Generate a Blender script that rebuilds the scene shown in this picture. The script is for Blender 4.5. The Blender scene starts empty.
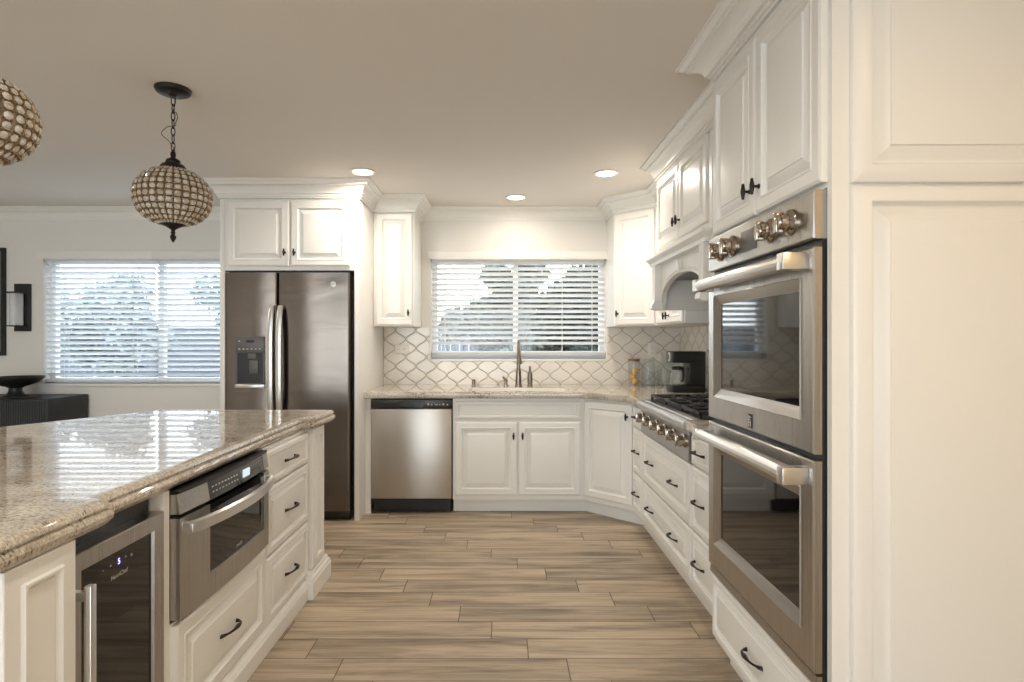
import bpy, bmesh, math, random
from mathutils import Vector, Matrix
from mathutils.geometry import tessellate_polygon
R = math.radians
PI = math.pi
sc = bpy.context.scene
COL = sc.collection
random.seed(7)

# ------------------------------------------------------------------ camera
cam_d = bpy.data.cameras.new('camera')
cam = bpy.data.objects.new('camera', cam_d)
COL.objects.link(cam)
cam.location = (0, 0, 1.30)
cam.rotation_euler = (R(90), 0, 0)
cam_d.sensor_width = 36.0
cam_d.lens = 36.0 * 578.0 / 1024.0
cam_d.shift_x = 9.5 / 1024.0
cam_d.shift_y = -1.0 / 1024.0
cam_d.clip_start = 0.05
cam_d.clip_end = 200
sc.camera = cam

# ------------------------------------------------------------------ view
vs = sc.view_settings
vs.view_transform = 'Standard'
vs.look = 'None'
vs.gamma = 1.0
vs.use_curve_mapping = False
vs.exposure = 0.50

# ------------------------------------------------------------------ sky
world = bpy.data.worlds.new('overcast_sky')
sc.world = world
world.use_nodes = True
wn = world.node_tree
wn.nodes.clear()
w_out = wn.nodes.new('ShaderNodeOutputWorld')
w_bg = wn.nodes.new('ShaderNodeBackground')
w_tc = wn.nodes.new('ShaderNodeTexCoord')
w_sep = wn.nodes.new('ShaderNodeSeparateXYZ')
w_ramp = wn.nodes.new('ShaderNodeValToRGB')
w_ramp.color_ramp.elements[0].position = 0.0
w_ramp.color_ramp.elements[0].color = (0.94, 0.97, 1.0, 1)
w_ramp.color_ramp.elements[1].position = 1.0
w_ramp.color_ramp.elements[1].color = (0.70, 0.82, 1.0, 1)
wn.links.new(w_tc.outputs['Generated'], w_sep.inputs[0])
wn.links.new(w_sep.outputs['Z'], w_ramp.inputs[0])
wn.links.new(w_ramp.outputs[0], w_bg.inputs['Color'])
w_bg.inputs['Strength'].default_value = 5.0
wn.links.new(w_bg.outputs[0], w_out.inputs['Surface'])

CAN_COLOR = (1.0, 0.915, 0.80)
CAN_POWER = 7.2
CEIL = 2.44
WALL_Y = 5.0          # back wall
RIGHT_X = 1.545       # right wall
LEFT_X = -5.3
REAR_Y = -4.6

CANS_SEEN = [(-0.944, 3.91), (0.108, 4.61), (0.707, 3.946)]
CANS_UNSEEN = [(-0.45, 1.1), (-2.6, 0.4), (-3.2, 2.9), (0.4, -1.8)]  # lamps added out of view to brighten the room
ADDED_WARM_CAN = (1.1, 0.1)  # added out-of-view lamp, warms the oven tower's end panel


def can_lamp(x, y, power=CAN_POWER, color=CAN_COLOR):
    d = bpy.data.lights.new('recessed_or_added_lamp', 'AREA')
    d.shape = 'DISK'
    d.size = 0.12
    d.energy = power
    d.color = color
    d.spread = R(170)
    o = bpy.data.objects.new('recessed_or_added_lamp', d)
    o.location = (x, y, CEIL - 0.012)
    COL.objects.link(o)
    return o


for (cx_, cy_) in CANS_SEEN + CANS_UNSEEN:
    can_lamp(cx_, cy_, 2.4 if cy_ > 4.4 else CAN_POWER)
can_lamp(*ADDED_WARM_CAN, 8.0, (1.0, 0.70, 0.38))


def portal(loc, rot, sx, sy):
    d = bpy.data.lights.new('sky_portal', 'AREA')
    d.shape = 'RECTANGLE'
    d.size, d.size_y = sx, sy
    d.cycles.is_portal = True
    o = bpy.data.objects.new('sky_portal', d)
    o.location, o.rotation_euler = loc, rot
    COL.objects.link(o)


portal((-3.01, 5.13, 1.47), (R(-90), 0, 0), 1.93, 1.1)
portal((0.14, 5.13, 1.57), (R(-90), 0, 0), 1.52, 0.9)
portal((-1.9, -4.58, 1.09), (R(90), 0, 0), 5.4, 2.14)

# ------------------------------------------------------------------ materials


def srgb(r, g, b):
    def f(c):
        c /= 255.0
        return c / 12.92 if c <= 0.04045 else ((c + 0.055) / 1.055) ** 2.4
    return (f(r), f(g), f(b), 1.0)


def newmat(name):
    m = bpy.data.materials.new(name)
    m.use_nodes = True
    nt = m.node_tree
    b = nt.nodes.get('Principled BSDF')
    return m, nt, b


class NT:
    """small helper around a node tree"""

    def __init__(self, nt):
        self.nt = nt

    def n(self, kind, **kw):
        nd = self.nt.nodes.new(kind)
        for k, v in kw.items():
            setattr(nd, k, v)
        return nd

    def link(self, a, b):
        self.nt.links.new(a, b)

    def val(self, sock, v):
        if hasattr(v, 'node'):
            self.link(v, sock)
        else:
            sock.default_value = v

    def math(self, op, a, b=0.0, c=None):
        nd = self.n('ShaderNodeMath', operation=op)
        self.val(nd.inputs[0], a)
        self.val(nd.inputs[1], b)
        if c is not None:
            self.val(nd.inputs[2], c)
        return nd.outputs[0]

    def coord(self, scale=(1, 1, 1), kind='Object'):
        tc = self.n('ShaderNodeTexCoord')
        mp = self.n('ShaderNodeMapping')
        self.link(tc.outputs[kind], mp.inputs['Vector'])
        mp.inputs['Scale'].default_value = scale
        return mp.outputs['Vector']

    def noise(self, vec, scale, detail=3.0, rough=0.5, dist=0.0):
        nd = self.n('ShaderNodeTexNoise')
        if vec is not None:
            self.link(vec, nd.inputs['Vector'])
        nd.inputs['Scale'].default_value = scale
        nd.inputs['Detail'].default_value = detail
        nd.inputs['Roughness'].default_value = rough
        nd.inputs['Distortion'].default_value = dist
        return nd.outputs['Fac']

    def ramp(self, fac, stops):
        nd = self.n('ShaderNodeValToRGB')
        els = nd.color_ramp.elements
        while len(els) < len(stops):
            els.new(0.5)
        for e, (p, c) in zip(els, stops):
            e.position = p
            e.color = c if len(c) == 4 else (*c, 1)
        self.link(fac, nd.inputs[0])
        return nd.outputs[0]

    def mix(self, fac, a, b, mode='MIX'):
        nd = self.n('ShaderNodeMix', data_type='RGBA', blend_type=mode)
        self.val(nd.inputs[0], fac)
        self.val(nd.inputs[6], a)
        self.val(nd.inputs[7], b)
        return nd.outputs[2]

    def bump(self, h, strength=0.1, dist=0.01):
        nd = self.n('ShaderNodeBump')
        nd.inputs['Strength'].default_value = strength
        nd.inputs['Distance'].default_value = dist
        self.link(h, nd.inputs['Height'])
        return nd.outputs['Normal']


def plain(name, col, rough=0.5, metal=0.0, bump=None, spec=None, coat=0.0, tone=0.0):
    m, nt, b = newmat(name)
    k = NT(nt)
    b.inputs['Base Color'].default_value = col
    b.inputs['Roughness'].default_value = rough
    b.inputs['Metallic'].default_value = metal
    if spec is not None:
        b.inputs['Specular IOR Level'].default_value = spec
    if coat:
        b.inputs['Coat Weight'].default_value = coat
        b.inputs['Coat Roughness'].default_value = 0.05
    if tone:
        v = k.coord((1, 1, 1))
        f = k.noise(v, 3.0, 3)
        dark = tuple(c * (1 - tone) for c in col[:3]) + (1,)
        k.link(k.mix(f, dark, col), b.inputs['Base Color'])
    if bump:
        v = k.coord((1, 1, 1))
        k.link(k.bump(k.noise(v, bump[0], 3), bump[1], 0.004), b.inputs['Normal'])
    return m


CAB = plain('cream_white_paint', srgb(240, 238, 233), 0.32, bump=(40, 0.02))
CAB_IN = plain('cabinet_shadow_gap', srgb(120, 108, 92), 0.7)
WALL = plain('wall_paint', srgb(233, 229, 222), 0.75, bump=(180, 0.06))
CEILM = plain('ceiling_paint', srgb(232, 226, 218), 0.85, bump=(150, 0.06))
TRIM = plain('trim_paint', srgb(240, 237, 230), 0.45, bump=(60, 0.02))


def blind_mat(name, through, col):
    m, nt, b = newmat(name)
    k = NT(nt)
    b.inputs['Base Color'].default_value = col
    b.inputs['Roughness'].default_value = 0.5
    tl = k.n('ShaderNodeBsdfTranslucent')
    tl.inputs[0].default_value = srgb(236, 238, 240)
    mx = k.n('ShaderNodeMixShader')
    mx.inputs[0].default_value = through
    out = [x for x in nt.nodes if x.type == 'OUTPUT_MATERIAL'][0]
    k.link(b.outputs[0], mx.inputs[1])
    k.link(tl.outputs[0], mx.inputs[2])
    k.link(mx.outputs[0], out.inputs['Surface'])
    return m


BLIND = blind_mat('blind_slat', 0.24, srgb(240, 241, 242))
BLINDK = blind_mat('blind_slat_kitchen', 0.07, srgb(236, 232, 226))
VINYL = plain('window_vinyl', srgb(236, 236, 236), 0.4, bump=(60, 0.02))
BRONZE = plain('oil_rubbed_bronze', srgb(48, 42, 38), 0.38, 0.6, bump=(200, 0.1))
BLACK = plain('black_plastic', srgb(22, 21, 21), 0.35, bump=(300, 0.03))
BLACKW = plain('black_wood', srgb(30, 29, 30), 0.45, bump=(90, 0.05))
IRON = plain('cast_iron', srgb(34, 33, 34), 0.5, 0.2, bump=(300, 0.15))
DKGLASS = plain('dark_glass', srgb(12, 11, 11), 0.04, spec=0.8, tone=0.2)
CHROME = plain('chrome', srgb(178, 168, 156), 0.16, 1.0, tone=0.05)
NICKEL = plain('brushed_nickel', srgb(150, 140, 128), 0.28, 1.0, tone=0.1)
PORC = plain('white_porcelain', srgb(240, 238, 232), 0.12, tone=0.02)
PLATE = plain('outlet_plastic', srgb(238, 234, 226), 0.35, tone=0.02)
CORK = plain('bamboo_lid', srgb(150, 112, 76), 0.6, tone=0.25)
ORANGE = plain('orange_peel', srgb(255, 182, 22), 0.4, bump=(120, 0.2), tone=0.15)
LETTER = plain('pale_lettering', srgb(205, 205, 205), 0.4, tone=0.05)
SILVER = plain('silver_emblem', srgb(215, 213, 210), 0.3, 0.4, tone=0.05)
PAPER = plain('picture_paper', srgb(225, 222, 214), 0.7, tone=0.08)
BRASS = plain('antique_brass_wire', srgb(146, 118, 82), 0.42, 0.6, tone=0.3)
WOODSTEM = plain('tree_bark', srgb(84, 70, 58), 0.9, tone=0.4)
GREYPL = plain('grey_plastic', srgb(100, 98, 96), 0.4, tone=0.1)


def stainless(name, col, rough, wave=0.0, axis='z'):
    m, nt, b = newmat(name)
    k = NT(nt)
    sca = (900, 900, 4) if axis == 'z' else (4, 900, 900)
    v = k.coord(sca)
    f = k.noise(v, 1.0, 2)
    dark = tuple(c * 0.96 for c in col[:3]) + (1,)
    k.link(k.mix(f, dark, col), b.inputs['Base Color'])
    b.inputs['Metallic'].default_value = 1.0
    mr = k.n('ShaderNodeMapRange')
    k.link(f, mr.inputs[0])
    mr.inputs[3].default_value = rough * 0.92
    mr.inputs[4].default_value = rough * 1.08
    k.link(mr.outputs[0], b.inputs['Roughness'])
    tg = k.n('ShaderNodeTangent', direction_type='RADIAL', axis='Z')
    k.link(tg.outputs[0], b.inputs['Tangent'])
    b.inputs['Anisotropic'].default_value = 0.75
    b.inputs['Anisotropic Rotation'].default_value = 0.25
    if wave:
        h = k.noise(k.coord((2.2, 2.2, 6.0)), 1.0, 2, 0.4, 0.6)
        k.link(k.bump(h, wave, 0.03), b.inputs['Normal'])
    return m


STEEL = stainless('brushed_stainless', srgb(182, 178, 173), 0.28)
STEELH = stainless('bright_stainless', srgb(222, 220, 217), 0.33, axis='x')
FRSTEEL = stainless('fridge_stainless', srgb(122, 113, 106), 0.22, wave=0.12, axis='x')
DWSTEEL = stainless('dishwasher_stainless', srgb(192, 187, 180), 0.36, wave=0.08)
RTSTEEL = stainless('rangetop_stainless', srgb(160, 156, 152), 0.3, axis='x')


def emission(name, col, s):
    m, nt, b = newmat(name)
    b.inputs['Base Color'].default_value = (0.02, 0.02, 0.02, 1)
    b.inputs['Emission Color'].default_value = col
    b.inputs['Emission Strength'].default_value = s
    return m


LENS = emission('lamp_lens', (1.0, 0.86, 0.66, 1), 8.0)
BLUELED = emission('blue_digit', (0.25, 0.2, 1.0, 1), 6.0)
LCD = emission('lcd_screen', (0.75, 0.85, 0.9, 1), 0.7)


def thin_glass(name, tint, gloss=0.05, ior=1.45, rim=0.75, milk=0.0):
    m, nt, b = newmat(name)
    k = NT(nt)
    nt.nodes.remove(b)
    out = [x for x in nt.nodes if x.type == 'OUTPUT_MATERIAL'][0]
    tr = k.n('ShaderNodeBsdfTransparent')
    tr.inputs[0].default_value = tint
    gl = k.n('ShaderNodeBsdfGlossy')
    gl.inputs['Roughness'].default_value = gloss
    lw = k.n('ShaderNodeLayerWeight')
    lw.inputs[0].default_value = 0.5
    f0 = ((ior - 1) / (ior + 1)) ** 2
    fac = k.math('MULTIPLY_ADD', k.math('POWER', lw.outputs['Facing'], 4.0), rim, f0)
    mx = k.n('ShaderNodeMixShader')
    k.link(fac, mx.inputs[0])
    k.link(tr.outputs[0], mx.inputs[1])
    k.link(gl.outputs[0], mx.inputs[2])
    last = mx.outputs[0]
    if milk:
        df = k.n('ShaderNodeBsdfDiffuse')
        df.inputs[0].default_value = (0.9, 0.9, 0.9, 1)
        m2 = k.n('ShaderNodeMixShader')
        m2.inputs[0].default_value = milk
        k.link(last, m2.inputs[1])
        k.link(df.outputs[0], m2.inputs[2])
        last = m2.outputs[0]
    k.link(last, out.inputs['Surface'])
    return m


PANE = thin_glass('window_glass', (0.93, 0.96, 0.97, 1), 0.02)
JARGLASS = thin_glass('jar_glass', (0.93, 0.955, 0.95, 1), 0.06, 1.5, 0.7, 0.10)
SEEDGLASS = thin_glass('seeded_glass', (0.96, 0.97, 0.98, 1), 0.1, 1.5, 0.5, 0.4)


def crystal_mat():
    m, nt, b = newmat('clear_crystal')
    k = NT(nt)
    f = k.noise(k.coord((1, 1, 1)), 60, 2)
    k.link(k.ramp(f, [(0.3, srgb(196, 178, 152)), (0.7, srgb(246, 241, 232))]), b.inputs['Base Color'])
    b.inputs['Roughness'].default_value = 0.08
    b.inputs['Transmission Weight'].default_value = 0.3
    b.inputs['IOR'].default_value = 1.5
    return m


CRYSTAL = crystal_mat()


def granite():
    m, nt, b = newmat('cream_granite')
    k = NT(nt)
    v = k.coord((1.0, 1.7, 1.0))
    big = k.noise(v, 4.0, 5, 0.6, 0.8)
    base = k.ramp(big, [(0.25, srgb(162, 148, 132)), (0.42, srgb(200, 189, 172)), (0.58, srgb(222, 213, 198)), (0.8, srgb(236, 230, 219))])
    fine = k.noise(v, 95, 3, 0.7)
    base = k.mix(k.ramp(fine, [(0.42, (0, 0, 0, 1)), (0.62, (0.8, 0.8, 0.8, 1))]), base, srgb(156, 143, 128))
    fine3 = k.noise(v, 140, 2, 0.6)
    base = k.mix(k.ramp(fine3, [(0.58, (0, 0, 0, 1)), (0.68, (0.6, 0.6, 0.6, 1))]), base, srgb(240, 234, 222))
    # dark flecks, drawn out and gathered in drifts
    vv = k.coord((1.0, 2.4, 1.0))
    fl = k.noise(vv, 62, 3, 0.65, 0.4)
    drift = k.noise(k.coord((0.8, 2.0, 1.0)), 6.5, 4, 0.6, 1.0)
    msk = k.math('MULTIPLY', k.ramp(fl, [(0.54, (0, 0, 0, 1)), (0.60, (.9, .9, .9, 1))]), k.ramp(drift, [(0.45, (0, 0, 0, 1)), (0.62, (1, 1, 1, 1))]))
    base = k.mix(msk, base, srgb(58, 52, 50))
    k.link(base, b.inputs['Base Color'])
    b.inputs['Roughness'].default_value = 0.035
    b.inputs['Specular IOR Level'].default_value = 0.6
    return m


GRANITE = granite()


def floor_mat():
    m, nt, b = newmat('wood_look_tile')
    k = NT(nt)
    tc = k.n('ShaderNodeTexCoord')
    sp = k.n('ShaderNodeSeparateXYZ')
    k.link(tc.outputs['Object'], sp.inputs[0])
    x, y = sp.outputs[0], sp.outputs[1]
    Wd, Ln = 0.155, 0.91
    ry = k.math('DIVIDE', k.math('SUBTRACT', y, 2.358), Wd)
    row = k.math('FLOOR', ry)
    fy = k.math('SUBTRACT', ry, row)
    sx = k.math('DIVIDE', k.math('SUBTRACT', k.math('ADD', x, k.math('MULTIPLY', k.math('SUBTRACT', row, 2.0), Wd)), -0.204), Ln)
    col = k.math('FLOOR', sx)
    fx = k.math('SUBTRACT', sx, col)
    ey = k.math('MULTIPLY', k.math('MINIMUM', fy, k.math('SUBTRACT', 1.0, fy)), Wd)
    ex = k.math('MULTIPLY', k.math('MINIMUM', fx, k.math('SUBTRACT', 1.0, fx)), Ln)
    edge = k.math('MINIMUM', ex, ey)
    gr = k.n('ShaderNodeMapRange')
    k.link(edge, gr.inputs[0])
    gr.inputs[1].default_value = 0.0013
    gr.inputs[2].default_value = 0.0026
    grout = gr.outputs[0]          # 0 in the joint
    wn_ = k.n('ShaderNodeTexWhiteNoise', noise_dimensions='2D')
    cb = k.n('ShaderNodeCombineXYZ')
    k.link(row, cb.inputs[0])
    k.link(col, cb.inputs[1])
    k.link(cb.outputs[0], wn_.inputs['Vector'])
    rnd = wn_.outputs['Value']
    gv = k.n('ShaderNodeCombineXYZ')
    k.link(k.math('ADD', k.math('MULTIPLY', x, 1.5), k.math('MULTIPLY', rnd, 37.0)), gv.inputs[0])
    k.link(k.math('MULTIPLY', y, 17.0), gv.inputs[1])
    k.link(k.math('MULTIPLY', rnd, 11.0), gv.inputs[2])
    g1 = k.noise(gv.outputs[0], 1.0, 5, 0.62, 0.5)
    g2v = k.n('ShaderNodeCombineXYZ')
    k.link(k.math('ADD', k.math('MULTIPLY', x, 3.0), k.math('MULTIPLY', rnd, 91.0)), g2v.inputs[0])
    k.link(k.math('MULTIPLY', y, 75.0), g2v.inputs[1])
    g2 = k.noise(g2v.outputs[0], 1.0, 3, 0.6)
    c1 = k.ramp(g1, [(0.28, srgb(108, 95, 82)), (0.40, srgb(152, 136, 116)), (0.54, srgb(188, 170, 146)), (0.78, srgb(208, 190, 164))])
    c2 = k.mix(k.ramp(g2, [(0.3, (0.32, 0.32, 0.32, 1)), (0.62, (0, 0, 0, 1))]), c1, srgb(108, 92, 78))
    tone = k.n('ShaderNodeMapRange')
    k.link(rnd, tone.inputs[0])
    tone.inputs[3].default_value = 0.88
    tone.inputs[4].default_value = 1.1
    c3 = k.n('ShaderNodeVectorMath', operation='SCALE')
    k.link(c2, c3.inputs[0])
    k.link(tone.outputs[0], c3.inputs['Scale'])
    c4 = k.mix(grout, srgb(78, 64, 52), c3.outputs[0])
    k.link(c4, b.inputs['Base Color'])
    rr = k.n('ShaderNodeMapRange')
    k.link(g2, rr.inputs[0])
    rr.inputs[3].default_value = 0.36
    rr.inputs[4].default_value = 0.5
    k.link(rr.outputs[0], b.inputs['Roughness'])
    hh = k.math('ADD', k.math('MULTIPLY', grout, 1.0), k.math('MULTIPLY', g2, 0.12))
    k.link(k.bump(hh, 0.3, 0.002), b.inputs['Normal'])
    return m


FLOORM = floor_mat()


def arabesque(name, axis):
    """lantern tile: two families of wavy grout lines that touch and part"""
    m, nt, b = newmat(name)
    k = NT(nt)
    tc = k.n('ShaderNodeTexCoord')
    sp = k.n('ShaderNodeSeparateXYZ')
    k.link(tc.outputs['Object'], sp.inputs[0])
    h = sp.outputs[0] if axis == 'x' else sp.outputs[1]
    z = sp.outputs[2]
    P, V = 0.178, 0.157
    x0, z0 = (-0.97 if axis == 'x' else 0.02), 0.915
    hx = k.math('SUBTRACT', h, x0)
    ph = k.math('MULTIPLY', k.math('SUBTRACT', z, z0), 2 * PI / V)
    co = k.math('COSINE', ph)
    co3 = k.math('COSINE', k.math('MULTIPLY', ph, 3.0))
    wave = k.math('DIVIDE', k.math('SUBTRACT', co, k.math('MULTIPLY', co3, 0.0)), 1.0)
    c = k.math('MULTIPLY', wave, P / 4 * 0.94)

    def fam(a):
        t = k.math('DIVIDE', a, P)
        fr = k.math('FRACT', t)
        return k.math('MULTIPLY', k.math('MINIMUM', fr, k.math('SUBTRACT', 1.0, fr)), P)
    d1 = fam(k.math('SUBTRACT', hx, c))
    d2 = fam(k.math('ADD', k.math('SUBTRACT', hx, P / 2), c))
    d = k.math('MINIMUM', d1, d2)
    sl = k.math('MULTIPLY', k.math('SINE', ph), P / 4 * 2 * PI / V)
    d = k.math('DIVIDE', d, k.math('SQRT', k.math('ADD', 1.0, k.math('MULTIPLY', sl, sl))))
    mr = k.n('ShaderNodeMapRange')
    k.link(d, mr.inputs[0])
    mr.inputs[1].default_value = 0.0010
    mr.inputs[2].default_value = 0.0030
    mask = mr.outputs[0]
    tv = k.noise(k.coord((1, 1, 1)), 9, 2)
    tile = k.mix(tv, srgb(226, 219, 208), srgb(240, 235, 226))
    k.link(k.mix(mask, srgb(140, 126, 110), tile), b.inputs['Base Color'])
    rr = k.n('ShaderNodeMapRange')
    k.link(mask, rr.inputs[0])
    rr.inputs[3].default_value = 0.7
    rr.inputs[4].default_value = 0.16
    k.link(rr.outputs[0], b.inputs['Roughness'])
    mb_ = k.n('ShaderNodeMapRange', interpolation_type='SMOOTHSTEP')
    k.link(d, mb_.inputs[0])
    mb_.inputs[1].default_value = 0.001
    mb_.inputs[2].default_value = 0.010
    k.link(k.bump(mb_.outputs[0], 0.5, 0.004), b.inputs['Normal'])
    return m


TILE_X = arabesque('lantern_tile_back', 'x')
TILE_Y = arabesque('lantern_tile_side', 'y')


def leafmat(name, a, b_):
    m, nt, b = newmat(name)
    k = NT(nt)
    f = k.noise(k.coord((1, 1, 1)), 2.5, 3)
    k.link(k.ramp(f, [(0.35, a), (0.65, b_)]), b.inputs['Base Color'])
    b.inputs['Roughness'].default_value = 0.7
    return m


LEAF1 = leafmat('leaves_grey_green', srgb(58, 68, 65), srgb(98, 106, 98))
LEAF3 = leafmat('leaves_pale', srgb(112, 122, 122), srgb(160, 168, 164))
LEAF2 = leafmat('leaves_dark', srgb(32, 43, 41), srgb(62, 73, 68))
GROUNDM = plain('patio_ground', srgb(140, 139, 138), 0.9, tone=0.2)
FENCEM = plain('fence_paint', srgb(86, 91, 98), 0.8, tone=0.15)

# ------------------------------------------------------------------ mesh builder


class MB:
    def __init__(self, M=None):
        self.v, self.f = [], []
        self.M = M

    def add(self, pts):
        s = len(self.v)
        for p in pts:
            p = Vector(p)
            self.v.append(self.M @ p if self.M is not None else p)
        return list(range(s, len(self.v)))

    def face(self, idx):
        self.f.append(tuple(idx))

    def bridge(self, a, b, closed=True):
        n = len(a)
        for i in range(n if closed else n - 1):
            j = (i + 1) % n
            self.f.append((a[i], a[j], b[j], b[i]))

    def rings(self, rings, closed=True, cap0=True, cap1=True):
        ids = [self.add(r) for r in rings]
        for a, b in zip(ids, ids[1:]):
            self.bridge(a, b, closed)
        if cap0:
            self.f.append(tuple(reversed(ids[0])))
        if cap1:
            self.f.append(tuple(ids[-1]))
        return self

    def box(self, x0, x1, y0, y1, z0, z1, bev=0.0, seg=2):
        if bev <= 0:
            a = self.add([(x0, y0, z0), (x1, y0, z0), (x1, y1, z0), (x0, y1, z0)])
            b = self.add([(x0, y0, z1), (x1, y0, z1), (x1, y1, z1), (x0, y1, z1)])
            self.bridge(a, b)
            self.f.append(tuple(reversed(a)))
            self.f.append(tuple(b))
            return self
        bm = bmesh.new()
        bmesh.ops.create_cube(bm, size=1)
        for vv in bm.verts:
            vv.co = Vector((x0 + (vv.co.x + .5) * (x1 - x0), y0 + (vv.co.y + .5) * (y1 - y0), z0 + (vv.co.z + .5) * (z1 - z0)))
        bmesh.ops.bevel(bm, geom=bm.edges[:], offset=bev, segments=seg, affect='EDGES', profile=0.5)
        bm.verts.index_update()
        ids = self.add([vv.co.copy() for vv in bm.verts])
        for fc in bm.faces:
            self.f.append(tuple(ids[vv.index] for vv in fc.verts))
        bm.free()
        return self

    def prism(self, poly, z0, z1):
        """poly: list of (x, y); vertical prism"""
        a = self.add([(x, y, z0) for x, y in poly])
        b = self.add([(x, y, z1) for x, y in poly])
        self.bridge(a, b)
        self.f.append(tuple(reversed(a)))
        self.f.append(tuple(b))
        return self

    def extrude_xz(self, poly, y0, y1):
        a = self.add([(x, y0, z) for x, z in poly])
        b = self.add([(x, y1, z) for x, z in poly])
        self.bridge(a, b)
        self.f.append(tuple(reversed(a)))
        self.f.append(tuple(b))
        return self

    def lathe(self, prof, c=(0, 0, 0), n=24, axis='z', cap=True):
        rs = []
        for r, h in prof:
            ring = []
            for i in range(n):
                t = 2 * PI * i / n
                if axis == 'z':
                    ring.append((c[0] + r * math.cos(t), c[1] + r * math.sin(t), c[2] + h))
                elif axis == 'y':
                    ring.append((c[0] + r * math.cos(t), c[1] + h, c[2] + r * math.sin(t)))
                else:
                    ring.append((c[0] + h, c[1] + r * math.cos(t), c[2] + r * math.sin(t)))
            rs.append(ring)
        self.rings(rs, True, cap, cap)
        return self

    def tube(self, path, rad, n=8, closed=False):
        path = [Vector(p) for p in path]
        if not hasattr(rad, '__len__'):
            rad = [rad] * len(path)
        rs = []
        up = Vector((0, 0, 1))
        prev = None
        L = len(path)
        for i, p in enumerate(path):
            if closed:
                t = path[(i + 1) % L] - path[i - 1]
            else:
                t = path[min(i + 1, L - 1)] - path[max(i - 1, 0)]
            t.normalize()
            if prev is None:
                a = up if abs(t.dot(up)) < 0.9 else Vector((1, 0, 0))
                u = t.cross(a).normalized()
            else:
                u = (prev - t * prev.dot(t))
                if u.length < 1e-6:
                    u = t.cross(up)
                u.normalize()
            prev = u
            w = t.cross(u)
            rs.append([p + (u * math.cos(2 * PI * k / n) + w * math.sin(2 * PI * k / n)) * rad[i] for k in range(n)])
        if closed:
            ids = [self.add(r) for r in rs]
            for i in range(L):
                self.bridge(ids[i], ids[(i + 1) % L])
        else:
            self.rings(rs)
        return self

    def ellipsoid(self, c, rx, ry, rz, n=14, m=9):
        rs = []
        for j in range(1, m):
            ph = PI * j / m
            rs.append([(c[0] + rx * math.sin(ph) * math.cos(2 * PI * i / n), c[1] + ry * math.sin(ph) * math.sin(2 * PI * i / n), c[2] - rz * math.cos(ph)) for i in range(n)])
        ids = [self.add(r) for r in rs]
        for a, b in zip(ids, ids[1:]):
            self.bridge(a, b)
        p0 = self.add([(c[0], c[1], c[2] - rz)])[0]
        p1 = self.add([(c[0], c[1], c[2] + rz)])[0]
        for i in range(n):
            j = (i + 1) % n
            self.f.append((p0, ids[0][j], ids[0][i]))
            self.f.append((p1, ids[-1][i], ids[-1][j]))
        return self

    def panel(self, x0, x1, z0, z1, y, prof, back=True):
        """concentric rectangular loops: prof = (inset, height out of the face at y, towards -y)"""
        rs = []
        for a, h in prof:
            rs.append([(x0 + a, y - h, z0 + a), (x1 - a, y - h, z0 + a), (x1 - a, y - h, z1 - a), (x0 + a, y - h, z1 - a)])
        self.rings(rs, True, back, True)
        return self

    def sweep(self, path, prof, closed=False):
        """path: plan points (x, y); prof: (out, z); out is to the right-hand side of travel"""
        n = len(path)
        P = [Vector((p[0], p[1])) for p in path]

        def nrm(a, b):
            d = (b - a).normalized()
            return Vector((d.y, -d.x))
        mit = []
        for i in range(n):
            if closed:
                n1, n2 = nrm(P[i - 1], P[i]), nrm(P[i], P[(i + 1) % n])
            else:
                n1 = nrm(P[max(i - 1, 0)], P[max(i, 1)])
                n2 = nrm(P[min(i, n - 2)], P[min(i + 1, n - 1)])
            s = (n1 + n2)
            mit.append(s / max(0.2, (1 + n1.dot(n2))))
        ids = []
        for i in range(n):
            ids.append(self.add([(P[i].x + mit[i].x * o, P[i].y + mit[i].y * o, z) for o, z in prof]))
        for i in range(n if closed else n - 1):
            self.bridge(ids[i], ids[(i + 1) % n], True)
        if not closed:
            self.f.append(tuple(ids[0]))
            self.f.append(tuple(reversed(ids[-1])))
        return self

    def text(self, s, size, M, depth=0.0, align='CENTER'):
        cu = bpy.data.curves.new('txt', 'FONT')
        cu.body = s
        cu.size = size
        cu.align_x = align
        cu.align_y = 'CENTER'
        cu.extrude = depth
        ob = bpy.data.objects.new('txt', cu)
        COL.objects.link(ob)
        dg = bpy.context.evaluated_depsgraph_get()
        me = ob.evaluated_get(dg).to_mesh()
        ids = self.add([M @ vv.co for vv in me.vertices])
        for p in me.polygons:
            self.f.append(tuple(ids[i] for i in p.vertices))
        ob.evaluated_get(dg).to_mesh_clear()
        bpy.data.objects.remove(ob)
        bpy.data.curves.remove(cu)
        return self

    def build(self, name, mat, parent=None, smooth=24):
        me = bpy.data.meshes.new(name)
        me.from_pydata([tuple(p) for p in self.v], [], self.f)
        bm = bmesh.new()
        bm.from_mesh(me)
        bmesh.ops.recalc_face_normals(bm, faces=bm.faces[:])
        bm.to_mesh(me)
        bm.free()
        me.materials.append(mat)
        if smooth:
            me.shade_smooth()
            me.set_sharp_from_angle(angle=R(smooth))
        o = bpy.data.objects.new(name, me)
        COL.objects.link(o)
        if parent is not None:
            o.parent = parent
        return o


def tag(o, label, cat, group=None, kind=None):
    o['label'] = label
    o['category'] = cat
    if group:
        o['group'] = group
    if kind:
        o['kind'] = kind
    return o


def thing(name, label, cat, loc=(0, 0, 0), rz=0.0, group=None):
    o = bpy.data.objects.new(name, None)
    o.empty_display_size = 0.1
    COL.objects.link(o)
    o.location = loc
    o.rotation_euler = (0, 0, R(rz))
    return tag(o, label, cat, group)


def struct(name, mb, mat, parent=None, smooth=32):
    o = mb.build(name, mat, parent, smooth)
    if parent is None:
        o['kind'] = 'structure'
    return o


def B(*a, **k):
    return MB().box(*a, **k)


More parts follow.
